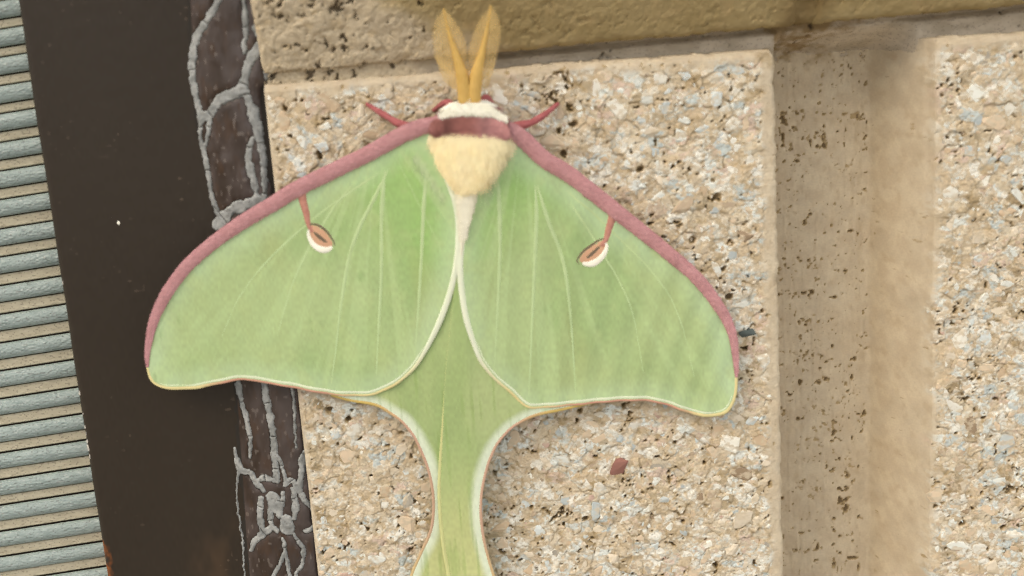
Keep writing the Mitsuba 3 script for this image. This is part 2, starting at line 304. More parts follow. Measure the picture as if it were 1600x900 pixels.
def chips(u, w):
    """Cut faces of small stones in the plane of the broken face: (a colour, how much of it shows)."""
    d1, d2, r = voro(u, w)
    c = mix((0.62, 0.54, 0.40), (0.80, 0.795, 0.72), sm(0.12, 0.14, r))
    c = mix(c, (0.50, 0.575, 0.58), sm(0.30, 0.33, r))
    c = mix(c, (0.70, 0.75, 0.72), sm(0.40, 0.42, r))
    c = mix(c, (0.58, 0.47, 0.32), sm(0.52, 0.54, r))
    c = mix(c, (0.42, 0.34, 0.22), sm(0.78, 0.80, r))
    c = mix(c, (0.63, 0.50, 0.41), sm(0.87, 0.89, r))
    c = mix(c, (0.33, 0.25, 0.14), sm(0.95, 0.97, r))
    return c, sm(0.0, 0.30, d2 - d1)


def paste_color(p, n, uv):
    """Sandy cement paste: uv.x = how deep in a pit, uv.y = how bare (rough broken face) it is."""
    x, y, z = mm(p)
    wx = (fbm_(x * 0.9, y * .3, z * 0.9, 3) - 0.5) * 3.0
    wz = (fbm_(x * 0.9 + 70, y * .3, z * 0.9, 3) - 0.5) * 3.0
    a = fbm_(x * 0.35, y * .35, z * 0.35, 3)
    g = noise(x * 2.6, y * 2.6, z * 2.6)
    h = noise(x * 4.2 + 9, y * 4.2, z * 4.2)
    smooth_c = mix((0.545, 0.46, 0.335), (0.61, 0.53, 0.395), sm(0.3, 0.7, a))
    smooth_c = mix(smooth_c, (0.52, 0.45, 0.34), sm(0.42, 0.75, fbm_(x * 0.42 + 50, y * .2, z * 0.2, 3)) * 0.5)
    smooth_c = smooth_c * (0.94 + 0.12 * h)
    smooth_c = mix(smooth_c, (0.42, 0.32, 0.19), sm(0.5, 0.8, fbm_(x * 1.5, y * 0.2, z * 0.6, 3)) * 0.3)
    c = mix((0.55, 0.465, 0.335), (0.68, 0.60, 0.465), sm(0.3, 0.7, a))
    c1, k1 = chips((x + wx) * 0.33, (z + wz) * 0.38)
    c2, k2 = chips((x + wz) * 0.85 + 31, (z + wx) * 0.95)
    c = mix(c, c2, k2 * 0.5)
    c = mix(c, c1, k1 * sm(0.34, 0.50, fbm_(x * 0.7 + 20, y * .2, z * 0.7, 2)) * 0.85)
    c = c * (0.88 + 0.24 * g)
    c = mix(c, (0.36, 0.27, 0.15), sm(0.60, 0.85, h) * 0.4)
    c = mix(c, (0.48, 0.38, 0.24), sm(0.56, 0.72, fbm_(x * 0.8 + 90, y * .8, z * 0.8, 3)) * 0.6)
    c = mix(smooth_c, c, uv.y)
    # brown run-off under the upright joint
    q = dr.sqrt(dr.square((x - 552.5) / 10.0) + dr.square((z - 537.5) / 4.0)) + (fbm_(x * 0.5, y * .5, z * 0.5, 3) - 0.5) * 2.2
    c = mix(c, (0.25, 0.165, 0.06), sm(1.15, 0.25, q) * 0.7)
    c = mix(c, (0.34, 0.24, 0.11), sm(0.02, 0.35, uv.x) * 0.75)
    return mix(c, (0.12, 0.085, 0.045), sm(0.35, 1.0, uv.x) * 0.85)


def paste_bump(p, n, uv):
    x, y, z = mm(p)
    return noise(x * 3.3, y * 3.3, z * 3.3) + 0.6 * noise(x * 7.1, y * 7.1, z * 7.1)


mat('mat_paste', paste_color, 0.92, 0.15, paste_bump, 1.1e-4, 6e-5)


def upper_color(p, n, uv):
    x, y, z = mm(p)
    a = fbm_(x * 0.12, y * .12, z * 0.2, 3)
    g = noise(x * 2.2, y * 2.2, z * 2.2)
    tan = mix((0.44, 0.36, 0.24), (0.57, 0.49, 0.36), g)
    brown_tone = mix((0.25, 0.185, 0.08), (0.40, 0.315, 0.165), a * 0.8 + g * 0.3)
    c = mix(tan, brown_tone, sm(-13.0, -1.0, x - 500 + (z - 540) * 1.6 - 4 + (a - 0.5) * 14))  # tan on the left turns to a darker golden brown towards the right
    c = mix(c, (0.42, 0.31, 0.16), sm(0.55, 0.75, fbm_(x * 0.5, y * .5, z * 0.5, 3)) * 0.35)
    q = dr.abs(x - 551.3 + (a - 0.5) * 7) / 4.5
    c = mix(c, (0.13, 0.08, 0.03), sm(1.3, 0.2, q) * 0.6)
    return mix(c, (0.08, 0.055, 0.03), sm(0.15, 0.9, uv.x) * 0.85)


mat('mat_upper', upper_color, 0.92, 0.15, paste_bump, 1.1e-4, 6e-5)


def mortar_color(p, n, uv):
    x, y, z = mm(p)
    a = fbm_(x * 0.25, y * .25, z * 0.5, 3)
    c = mix((0.41, 0.355, 0.27), (0.53, 0.465, 0.37), sm(0.3, 0.7, a))
    c = mix(c, (0.25, 0.2, 0.15), sm(0.6, 0.8, noise(x * 3, y * 3, z * 3)) * 0.4)
    q = dr.sqrt(dr.square((x - 552.5) / 8.0) + dr.square((z - 543) / 9.0)) + (fbm_(x * 0.5, y * .5, z * 0.5, 3) - 0.5) * 1.8
    c = mix(c, mix((0.44, 0.36, 0.24), (0.57, 0.49, 0.36), noise(x * 2.2, y * 2.2, z * 2.2)), sm(-6.0, -20.0, x - 500 + (a - 0.5) * 14))
    c = mix(c, (0.22, 0.14, 0.05), sm(1.15, 0.35, q) * 0.8)
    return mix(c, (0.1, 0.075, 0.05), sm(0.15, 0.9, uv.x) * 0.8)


mat('mat_mortar', mortar_color, 0.9, 0.15, paste_bump, 1.0e-4, 6e-5)


def fuzzy_stone(p, n, uv):
    x, y, z = mm(p)
    return mix((0.49, 0.41, 0.285), (0.66, 0.58, 0.445), fbm_(x * 1.3, y * 1.3, z * 1.3, 3))


def dusty(p, n, uv):
    x, y, z = mm(p)
    return sm(0.44, 0.66, fbm_(x * 1.1 + 13, y * 1.1, z * 1.1, 3)) * 0.72 + 0.10


def stone_bump(p, n, uv):
    x, y, z = mm(p)
    return noise(x * 2.7, y * 2.7, z * 2.7) + 0.5 * noise(x * 8, y * 8, z * 8)


scene['mat_stone'] = {'type': 'bumpmap', 'arbitrary': mikit.proc(stone_bump, eps=6e-5), 'scale': 0.9e-4, 'bsdf': {'type': 'blendbsdf', 'weight': mikit.proc(dusty),
                      'a': {'type': 'principled', 'base_color': {'type': 'mesh_attribute', 'name': 'vertex_color'}, 'roughness': 0.6, 'specular': 0.35},
                      'b': {'type': 'principled', 'base_color': mikit.proc(fuzzy_stone), 'roughness': 0.9, 'specular': 0.15}}}
scene['mat_stone'] = {'type': 'twosided', 'bsdf': scene['mat_stone']}


def frame_color(p, n, uv):
    x, y, z = mm(p)
    a = fbm_(x * 0.06, y * .06, z * 0.02, 3)
    c = mix((0.0225, 0.0155, 0.0095), (0.031, 0.023, 0.0155), a)
    fine = noise(x * 3, y * 3, z * 0.8)
    c = mix(c, (0.042, 0.032, 0.023), fine * 0.25)
    # rust creeping in from the left edge low down, and a worn brown patch
    e = x - 500 + 78.2
    r = sm(0.5, -0.3, e / 1.6 + (fbm_(x * 0.9, y * .9, z * 0.4, 3) - 0.5) * 2.2 + sm(-45.0, -36.0, z - 500) * 3 - 0.3)
    c = mix(c, mix((0.30, 0.09, 0.018), (0.12, 0.04, 0.012), noise(x * 2, y * 2, z * 2)), r * 0.9)
    w = sm(0.36, 0.85, fbm_(x * 0.28, y * .2, z * 0.12 + 3, 3)) * sm(-36.0, -50.0, z - 500) * sm(-66.0, -58.0, x - 500)
    c = mix(c, (0.10, 0.058, 0.030), w * 0.4)
    s = sm(0.80, 0.86, noise(x * 1.3 + 7, y * 1.3, z * 1.1)) * sm(0.55, 0.8, fbm_(x * .2, y * .2, z * .1 + 8, 2))
    return mix(c, (0.14, 0.10, 0.07), s * 0.5)


def frame_bump(p, n, uv):
    x, y, z = mm(p)
    return fbm_(x * 0.9, y * .9, z * 0.5, 3)


mat('mat_frame', frame_color, 0.42, 0.32, frame_bump, 0.7e-4, 1e-4)


def flake_color(p, n, uv):
    x, y, z = mm(p)
    a = fbm_(x * 0.5, y * .5, z * 0.14, 3)
    c = mix((0.034, 0.021, 0.014), (0.072, 0.054, 0.048), sm(0.3, 0.72, a))
    c = mix(c, (0.085, 0.07, 0.068), sm(-47.0, -40.0, x - 500) * 0.5)
    c = mix(c, (0.060, 0.030, 0.014), sm(0.5, 0.75, fbm_(x * 0.9, y * .9, z * 0.3 + 20, 3)) * 0.5)
    return mix(c, (0.20, 0.17, 0.15), sm(0.76, 0.86, noise(x * 2.2, y * 2.2, z * 0.9)) * 0.4)


def flake_bump(p, n, uv):
    x, y, z = mm(p)
    return fbm_(x * 2.2, y * 2.2, z * 0.35, 3)


mat('mat_flake', flake_color, 0.38, 0.4, flake_bump, 1.6e-4, 1e-4)


def sealant_color(p, n, uv):
    x, y, z = mm(p)
    a = fbm_(x * 0.6, y * .6, z * 0.6, 3)
    c = mix((0.22, 0.23, 0.225), (0.36, 0.37, 0.36), sm(0.3, 0.7, a))
    return mix(c, (0.12, 0.115, 0.105), sm(0.6, 0.85, noise(x * 3.1, y * 3, z * 2.2)) * 0.45)


mat('mat_pebble', {'type': 'mesh_attribute', 'name': 'vertex_color'}, 0.7, 0.3, stone_bump, 0.9e-4, 6e-5)
mat('mat_sealant', sealant_color, 0.55, 0.3, stone_bump, 0.6e-4, 6e-5)
mat('mat_bead', (0.03, 0.026, 0.022), 0.8, 0.2)


def rib_color(p, n, uv):
    x, y, z = mm(p)
    a = fbm_(x * 0.5, y * .5, z * 1.2, 3)
    c = mix((0.21, 0.275, 0.265), (0.345, 0.415, 0.40), a)
    c = mix(c, (0.46, 0.48, 0.47), sm(0.68, 0.85, noise(x * 3.4, y * 3.4, z * 3.4)) * 0.5)
    return mix(c, (0.13, 0.14, 0.13), sm(0.68, 0.85, noise(x * 2.9 + 30, y * 2.9, z * 2.9)) * 0.5)


def grit_bump(p, n, uv):
    x, y, z = mm(p)
    return noise(x * 3.2, y * 3.2, z * 3.2)


mat('mat_rib', rib_color, 0.45, 0.5, grit_bump, 1.8e-4, 6e-5)


def back_color(p, n, uv):
    x, y, z = mm(p)
    c = mix((0.40, 0.36, 0.26), (0.55, 0.51, 0.39), fbm_(x * 0.6, y * .6, z * 1.5, 3))
    return mix(c, (0.2, 0.17, 0.12), sm(0.66, 0.85, noise(x * 3.1, y * 3, z * 3.1)) * 0.5)


mat('mat_back', back_color, 0.7, 0.3, grit_bump, 0.9e-4, 6e-5)


# wings: uv.x = mm from the inner and outer edges, uv.y = mm from the front edge (forewing) or how far down the tail (hindwing)
def wing_color(p, n, uv):
    x, y, z = mm(p)
    a = fbm_(x * 0.07, y * .07, z * 0.05, 3)
    base = dr.sqrt(dr.square(x - 500 + 8) + dr.square(z - 500 - 22))
    c = mix((0.365, 0.475, 0.215), (0.435, 0.525, 0.255), sm(0.35, 0.65, a))
    c = mix(c, (0.395, 0.44, 0.195), sm(0.45, 0.7, fbm_(x * 0.11 + 31, y * .11, z * 0.04, 3)) * 0.7)
    c = mix(c, (0.265, 0.485, 0.120), sm(26.0, 6.0, base + (a - 0.5) * 12) * 0.65)
    c = mix(c, (0.50, 0.63, 0.38), sm(7.0, 0.5, uv.y + (a - 0.5) * 6) * 0.85)
    c = mix(c, (0.52, 0.64, 0.38), sm(5.5, 0.3, uv.x + (a - 0.5) * 3) * 0.7)
    # soft rays between the veins
    fan = dr.atan2(x - 500 + 12 * dr.sign(x - 491.5) * -1 + 8, -(z - 500) + 30)
    c = mix(c, (0.49, 0.60, 0.30), sm(0.50, 0.75, fbm_(fan * 24 + 50, base * 0.03, 1.0, 2)) * 0.5)
    s = 0.7 * sm(0.66, 0.86, fbm_(x * 0.75, y * .3, z * 0.25 + 11, 3)) * sm(0.42, 0.66, fbm_(x * 0.12, y * .12, z * 0.12 + 60, 2))
    c = mix(c, (0.20, 0.34, 0.12), s * 0.6)
    c = mix(c, (0.47, 0.55, 0.26), sm(0.55, 0.75, fbm_(x * 0.35 + 17, y * .3, z * 0.22, 3)) * 0.4)
    pale = noise(x * 3.2, y * 3.2, z * 1.4)
    return c * mi.Color3f(0.93, 0.985, 0.98) * (0.93 + 0.14 * pale)


def wing_bump(p, n, uv):
    x, y, z = mm(p)
    return fbm_(x * 1.1, y * .5, z * 0.5, 2) + 0.35 * noise(x * 6, y * 6, z * 6)


mat('mat_wing', wing_color, 0.75, 0.15, wing_bump, 0.8e-4, 8e-5, sheen=0.4)


def hind_color(p, n, uv):
    x, y, z = mm(p)
    a = fbm_(x * 0.16, y * .16, z * 0.05, 3)
    c = mix((0.335, 0.44, 0.19), (0.43, 0.52, 0.245), sm(0.3, 0.7, a))
    c = mix(c, (0.24, 0.39, 0.13), sm(-8.0, 6.0, z - 500 + (a - .5) * 8) * 0.5)
    c = mix(c, (0.58, 0.60, 0.28), sm(-26.0, -52.0, z - 500 + (a - .5) * 14) * 0.75)
    c = mix(c, (0.70, 0.78, 0.63), sm(2.3, 0.7, uv.x + (a - .5) * 1.2) * 0.9)
    st = fbm_(x * 1.6, y * .5, z * 0.10 + 4, 2)
    c = mix(c, (0.22, 0.36, 0.09), sm(0.55, 0.8, st) * 0.35)
    return c * (0.93 + 0.14 * noise(x * 3.2, y * 3.2, z * 1.4))


mat('mat_hindwing', hind_color, 0.75, 0.15, wing_bump, 0.8e-4, 8e-5, sheen=0.4)


def fuzzy(lo, hi, sx=2.2):
    def fn(p, n, uv):
        x, y, z = mm(p)
        return mix(lo, hi, fbm_(x * sx, y * sx, z * sx, 3))
    return fn


mat('mat_costa', fuzzy((0.38, 0.17, 0.18), (0.58, 0.325, 0.335)), 0.8, 0.15, stone_bump, 1.3e-4, 8e-5, sheen=0.6)
mat('mat_leg', fuzzy((0.30, 0.075, 0.08), (0.46, 0.16, 0.16)), 0.7, 0.2, stone_bump, 1.0e-4, 8e-5)
mat('mat_stalk', fuzzy((0.40, 0.17, 0.13), (0.58, 0.30, 0.24)), 0.8, 0.15)
mat('mat_hair', {'type': 'mesh_attribute', 'name': 'vertex_color'}, 0.75, 0.2, sheen=0.5)
mat('mat_skin', {'type': 'mesh_attribute', 'name': 'vertex_color'}, 0.85, 0.1, sheen=0.5)
mat('mat_antenna', fuzzy((0.56, 0.35, 0.09), (0.68, 0.46, 0.15), 1.2), 0.6, 0.3)
mat('mat_plume', (0.66, 0.48, 0.20), 0.6, 0.3)
mat('mat_margin', {'type': 'mesh_attribute', 'name': 'vertex_color'}, 0.8, 0.15)
mat('mat_vein', fuzzy((0.43, 0.56, 0.28), (0.51, 0.635, 0.355), 0.8), 0.75, 0.15)
mat('mat_white', (0.86, 0.85, 0.74), 0.8, 0.15)
mat('mat_orange', (0.60, 0.36, 0.23), 0.8, 0.15)
mat('mat_dark', (0.17, 0.13, 0.09), 0.8, 0.15)
mat('mat_ring', (0.56, 0.60, 0.28), 0.8, 0.15)
mat('mat_core', (0.09, 0.07, 0.05), 0.95, 0.1)
mat('mat_chip', (0.55, 0.52, 0.47), 0.7, 0.2)


def ground_color(p, n, uv):
    return mix((0.22, 0.20, 0.17), (0.33, 0.30, 0.26), fbm_(p.x * 4, p.y * 4, 0, 4))


mat('mat_ground', ground_color, 0.9, 0.2)

# ------------------------------------------------------------------ the setting
g = 1500e3
put('ground', np.array([[-g, -g, -1350], [g, -g, -1350], [g, g, -1350], [-g, g, -1350]]), np.array([[0, 3, 2], [0, 2, 1]]), 'mat_ground', smooth=False)
tag('ground', kind='structure')

# ------------------------------------------------------------------ the wall of fluted concrete blocks
XL, XR1, XF, XS = -38.9, 46.6, 67.6, 73.2          # left end, right edge of the first rib, foot of the flute's slope, left edge of the second rib
ZT = 36.95                                         # top of the lower course
rng = np.random.default_rng(11)


def axis(a, b, fine_a, fine_b, h, far=1.2):
    return np.unique(np.round(np.concatenate([np.arange(a, fine_a, far), np.arange(fine_a, fine_b, h), np.arange(fine_b, b + far, far)]), 4))


def grid_mesh(xs, zs, d):
    nx, nz = len(xs), len(zs)
    X, Z = np.meshgrid(xs, zs)
    v = np.stack([X, d, Z], -1).reshape(-1, 3)
    i, j = np.meshgrid(np.arange(nz - 1), np.arange(nx - 1), indexing='ij')
    a = (i * nx + j).ravel()
    return v, np.vstack([np.stack([a, a + 1, a + nx + 1], 1), np.stack([a, a + nx + 1, a + nx], 1)])


def broken(X, Z, cellsize, seed):
    """Heights of a split face: many small tilted facets, with a crevice between neighbours."""
    r = np.random.default_rng(seed)
    x0, x1, z0, z1 = X.min() - 3, X.max() + 3, Z.min() - 3, Z.max() + 3
    n = int((x1 - x0) * (z1 - z0) / cellsize ** 2)
    s = np.stack([r.uniform(x0, x1, n), r.uniform(z0, z1, n)], 1)
    h, tx, tz = r.normal(0, 1, n), r.normal(0, 1, n), r.normal(0, 1, n)
    wx = X + (fb(X, Z, 1, 1.1 / cellsize, 2, seed) - 0.5) * cellsize * 0.9
    wz = Z + (fb(X, Z, 9, 1.1 / cellsize, 2, seed + 5) - 0.5) * cellsize * 0.9
    q = np.stack([wx.ravel(), wz.ravel()], 1)
    dd, ii = cKDTree(s).query(q, k=2)
    i = ii[:, 0]
    hh = h[i] + ((q - s[i]) * np.stack([tx[i], tz[i]], 1)).sum(1) * 1.1 / cellsize
    crev = np.clip(1 - (dd[:, 1] - dd[:, 0]) / (0.16 * cellsize), 0, 1) * (fb(X, Z, 3, 0.7, 2, seed).ravel() > 0.45)
    return hh.reshape(X.shape), crev.reshape(X.shape)


def rough_face(X, Z, seed):
    b1, c1 = broken(X, Z, 2.3, seed)
    b2, c2 = broken(X, Z, 1.0, seed + 1)
    d = 0.13 * b1 + 0.05 * b2 + 0.9 * (fb(X, Z, 0, 0.13, 3, seed) - 0.5) + 0.25 * (fb(X, Z, 0, 1.5, 2, seed) - 0.5)
    return d - 0.08 * c1 - 0.05 * c2, c1 * 0.35


def pits(X, Z, seed, scale, thr):
    n = fb(X, Z, 0, scale, 3, seed)
    gate = fb(X, Z, 0, 0.16, 2, seed + 40)
    return sst(thr - 0.03, thr + 0.09, n + 0.35 * (gate - 0.5))


def holes(X, Z, pts):
    out = np.zeros_like(X)
    for x, z, r, e in pts:
        k = (np.abs(X - x) < 4 * r) & (np.abs(Z - z) < 4 * r)
        q = np.sqrt(((X[k] - x) / (r * e)) ** 2 + ((Z[k] - z) / r) ** 2) + (fb(X[k], Z[k], 0, 1.4, 2, 77) - 0.5) * 1.1
        out[k] = np.maximum(out[k], sst(1.15, 0.5, q))
    return out


# lower course: one fluted block with two ribs and the flute between them
xs = axis(XL, 150, XL + 0.01, 92, 0.2)
zs = axis(-120, ZT + 12, -66, ZT + 8, 0.2)
X, Z = np.meshgrid(xs, zs)
wob = (fb(Z, Z * 0 + 3, 0, 0.35, 4, 3) - 0.5)
wobb = (fb(Z, Z * 0 + 13, 0, 0.12, 2, 33) - 0.5)
wob2 = (fb(X, Z * 0 + 8, 0, 0.3, 3, 4) - 0.5)
xe = XR1 + wob * 1.3 - 0.5 * sst(33.5, ZT, Z) ** 2
face, crev = rough_face(X, Z, 20)
prof = -18.0 * sst(xe - 0.55, xe + 0.5, X)
slope_l, slope_r = XF + wobb * 0.5, XS + wobb * 1.6
t = np.clip((X - slope_l + 2.5) / (slope_r - slope_l + 2.5), 0, 1)
prof = np.where(X > slope_l - 2.5, -18.0 + 17.7 * np.clip(1.22 * (np.sqrt((t - 0.25) ** 2 + 0.003) + (t - 0.25) - 0.0059) / 1.85, 0, 1), prof)
tr = np.clip((X - slope_r + 1.2) / 3.0, 0, 1)
prof = np.where(X > slope_r + 1.8, -0.3, prof) - np.where(X > slope_r - 1.2, 1.3 * (1 - tr) ** 2 * sst(slope_r - 1.2, slope_r - 0.2, X), 0) - np.where((X > xe) & (X < slope_l + 2), 0.7 * sst(slope_l - 5, slope_l, X), 0) * sst(slope_l + 2, slope_l, X)
# rim of smooth paste on the first rib, its edges eased
rim = np.minimum(np.minimum(sst(2.1, 3.6, xe - X + (fb(X, Z, 2, .45, 2, 8) - .5) * 2.0), sst(0.4, 3.4, ZT - Z + (fb(X, Z, 4, .4, 2, 9) - .5) * 3)), sst(0.0, 1.2, X - XL))
rgh = np.where(X < xe, rim, sst(-1.5, 2.5, X - slope_r + (fb(X, Z, 6, .3, 2, 6) - .5) * 5) * sst(0.3, 2.2, ZT - 0.8 - Z))
pit = np.maximum(np.maximum(pits(X, Z, 31, 0.62, 0.735), 0.9 * pits(X, Z, 36, 1.25, 0.70)) * (0.35 + 0.65 * rgh), np.maximum(pits(X, Z, 60, 0.8, 0.67), 0.7 * pits(X, Z, 64, 1.5, 0.72)) * ((X > xe) & (X < slope_l - 0.8)))
big = [(x, z, 0.62, 1.2) for x, z in TR['pit_spots']] + [(-28.6, -18.9, 0.9, 1.1), (-31.5, -17.3, 0.8, 1.3)]
pit = np.maximum(pit, holes(X, Z, big))
ease = -1.3 * np.clip(1 - (xe - X) / 1.3, 0, 1) ** 2 * (X < xe) - 1.6 * np.clip(1 - (ZT - Z) / 1.5, 0, 1) ** 2 * (Z <= ZT) - 0.5 * np.clip(1 - (X - XL) / 1.2, 0, 1) ** 2
cr = np.clip((X - (XR1 - 2.6)) / 2.6, 0, 1) * np.clip((Z - (ZT - 2.2)) / 2.2, 0, 1)       # knocked-off corner
D = prof + face * (0.10 + 0.90 * rgh) * np.where((X > xe) & (X < slope_r), 0.0, 1) + np.where((X > xe) & (X < slope_r + 1), 0.45 * (fb(X * 2.2, Z * 0.10, 0, 1, 3, 15) - 0.5), 0) + np.where((X < xe) | (X > slope_r), ease - 2.0 * cr * (X < xe), 0) - pit * np.where(rgh > 0.4, 1.2, 0.5)
D += (1 - rgh) * (0.30 * (fb(X, Z, 0, 0.55, 3, 12) - 0.5) + 0.10 * (fb(X, Z, 0, 2.0, 2, 13) - 0.5))
topz = ZT - 0.25 + wob2 * 0.9
D = np.minimum(D, np.where(Z > topz, -8.5, 99))
D = np.where(Z > topz, np.maximum(D, -18.6), D)
v, f = grid_mesh(xs, zs, D)
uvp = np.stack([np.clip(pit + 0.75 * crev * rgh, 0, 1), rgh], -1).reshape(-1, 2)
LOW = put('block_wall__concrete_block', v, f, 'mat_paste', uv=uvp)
tag(LOW, label='tan ribbed block of the lower course, split face full of coloured chips')

# stones broken through in the split faces
PAL = np.array([(0.79, 0.78, 0.70), (0.74, 0.77, 0.72), (0.60, 0.66, 0.66), (0.46, 0.53, 0.55), (0.66, 0.53, 0.38), (0.58, 0.44, 0.29), (0.47, 0.37, 0.26),
                (0.40, 0.37, 0.31), (0.30, 0.21, 0.13), (0.16, 0.155, 0.14), (0.54, 0.38, 0.31), (0.70, 0.62, 0.49)])
PW = np.array([0.20, 0.13, 0.13, 0.06, 0.16, 0.10, 0.05, 0.03, 0.02, 0.012, 0.03, 0.17])
protos = []
for k in range(24):
    pr = np.random.default_rng(500 + k)
    q = pr.normal(size=(13, 3))
    q /= np.linalg.norm(q, axis=1, keepdims=True)
    q *= pr.uniform(0.75, 1.1, (13, 1))
    q[:, 1] = np.clip(q[:, 1], -0.75, 0.28)             # the split has cut them nearly flat
    hull = trimesh.convex.convex_hull(q)
    protos.append((np.array(hull.vertices), np.array(hull.faces)[:, ::-1]))


def height(x, z):
    i, j = np.searchsorted(zs, z), np.searchsorted(xs, x)
    return D[np.clip(i, 0, len(zs) - 1), np.clip(j, 0, len(xs) - 1)], rgh[np.clip(i, 0, len(zs) - 1), np.clip(j, 0, len(xs) - 1)]


def stone(x, z, a, k, ang, asp, out):
    v, f = protos[k]
    s = v * [a, a * 0.5, a * asp]
    c, n = math.cos(ang), math.sin(ang)
    s = np.stack([s[:, 0] * c - s[:, 2] * n, s[:, 1], s[:, 0] * n + s[:, 2] * c], 1)
    return s + [x, height(x, z)[0] + out, z], f


wing_cover = unary_union([Polygon(np.vstack([curve(TR['costa_' + s], 2)[:, :2], curve(TR['edge_' + s], 2)[:, :2]])).buffer(0) for s in 'lr'])
stones, occupied = [], []
cand = 6500
sx, sz = rng.uniform(XL, 93, cand), rng.uniform(-68, ZT, cand)
size = np.clip(np.exp(rng.normal(-0.36, 0.52, cand)), 0.30, 2.3)
order = np.argsort(-size)
tree_pts = np.zeros((0, 3))
red, dark = TR['red_stone'][0], TR['dark_stone'][0]
kept = [(red[0], red[1], 2.25, 'red'), (dark[0], dark[1], 1.9, 'dark')]
grid = {}


def near(x, z, a):
    gx, gz = int(x // 4), int(z // 4)
    for i in (-1, 0, 1):
        for j in (-1, 0, 1):
            for (u, w, b) in grid.get((gx + i, gz + j), ()):
                if (u - x) ** 2 + (w - z) ** 2 < (0.78 * (a + b)) ** 2:
                    return True
    return False


for x, z, a, c in kept:
    grid.setdefault((int(x // 4), int(z // 4)), []).append((x, z, a))
for o in order:
    x, z, a = sx[o], sz[o], size[o]
    r = height(x, z)[1]
    if r < 0.55 or (a > 0.8 and r < 0.9) or near(x, z, a):
        continue
    grid.setdefault((int(x // 4), int(z // 4)), []).append((x, z, a))
    kept.append((x, z, a, None))
from shapely import contains_xy
shown = []
for i, (x, z, a, c) in enumerate(kept):
    inside = (-88 < x < 89) and (-59 < z < 38)
    shown.append(inside and not contains_xy(wing_cover.buffer(-1.0), x, z))
sortd = sorted(range(len(kept)), key=lambda i: -(kept[i][2] if shown[i] else 0))
single = set(sortd[:300]) | {0, 1}
rest_v, rest_f, rest_c, nn = [], [], [], 0
for i, (x, z, a, c) in enumerate(kept):
    k = int(rng.integers(24))
    ang, asp = (rng.uniform(0, 3.14), rng.uniform(0.5, 1.0))
    out = (-0.06 + rng.uniform(-0.10, 0.08)) * min(1.2, a) + 0.03
    # greyer, paler pebbles gather towards the upper right of the rib
    w = PW * np.where(np.arange(12) < 4, 0.75 + 1.3 * float(sst(-5, 30, z)) * float(sst(0, 30, x)), 1)
    col = PAL[rng.choice(12, p=w / w.sum())] * rng.uniform(0.85, 1.12)
    if c == 'red':
        col, ang, asp, out, k = np.array((0.30, 0.145, 0.115)), 1.2, 0.8, 0.15, 5
    if c == 'dark':
        col, ang, asp, out, k = np.array((0.10, 0.125, 0.12)), 0.25, 0.5, 0.45, 5
    v, f = stone(x, z, a, k, ang, asp, out)
    if i in single:
        key = put(LOW + '__stone', v, f, 'mat_pebble' if c else 'mat_stone', smooth=False, color=np.tile(col, (len(v), 1)))
        if c == 'red':
            tag(key, label='dark red pebble in the block below the right wing')
        if c == 'dark':
            tag(key, label='blackish pebble at the tip of the right wing')
    else:
        rest_v.append(v)
        rest_f.append(f + nn)
        rest_c.append(np.tile(col, (len(v), 1)))
        nn += len(v)
key = put(LOW + '__gravel', np.vstack(rest_v), np.vstack(rest_f), 'mat_stone', smooth=False, color=np.vstack(rest_c))
tag(key, kind='stuff')

# upper course: two blocks whose lower edge leans in under them, an upright joint between
UB = np.array(TR['upper_bottom'])


def upper_block(xa, xb, seed):
    xs = axis(xa, xb, max(xa, -40), min(xb, 92), 0.25)
    zs = axis(36.5, 140, 36.6, 56, 0.25)
    X, Z = np.meshgrid(xs, zs)
    zb = 39.35 + 0.021 * (X - 0.5) + (fb(X, X * 0 + 1, 0, 0.35, 3, seed) - 0.5) * 1.0 + (fb(X, X * 0 + 4, 0, 1.6, 2, seed) - 0.5) * 0.5
    zb = np.where(X < 0, zb - 0.03 * np.minimum(0, X + 4) * 0, zb)
    face, crev = rough_face(X, Z, seed)
    left = sst(-4, -14, X)
    pit = np.maximum(pits(X, Z, seed + 3, 1.05, 0.645) * (0.4 + 0.6 * left), 0 * X)
    lean = -0.50 * np.clip(50 - Z, 0, 12) * (0.75 + 0.25 * (1 - left))
    D = 4.2 + lean + face * (0.40 + 0.6 * left) + 0.5 * (fb(X, Z, 0, 0.9, 4, seed + 9) - 0.5) - 0.8 * pit
    u = np.clip((Z - zb) / 1.0, 0, 1)
    D = D - 1.2 * (1 - np.sqrt(1 - (1 - u) ** 2)) * (1 - 0.85 * left)
    D = np.where(Z < zb - 0.05, -16.0, D)
    ends = np.minimum(X - xa, xb - X)
    D = D - 1.5 * np.clip(1 - ends / 1.2, 0, 1) ** 2
    v, f = grid_mesh(xs, zs, D)
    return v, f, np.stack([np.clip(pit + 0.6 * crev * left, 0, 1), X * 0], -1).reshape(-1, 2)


for (xa, xb, sd, lab) in ((XL, 50.0, 210, 'golden brown block of the upper course above the moth'), (53.0, 150, 230, 'golden brown block of the upper course at the top right')):
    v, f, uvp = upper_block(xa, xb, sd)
    tag(put('block_wall__concrete_block', v, f, 'mat_upper', uv=uvp), label=lab)

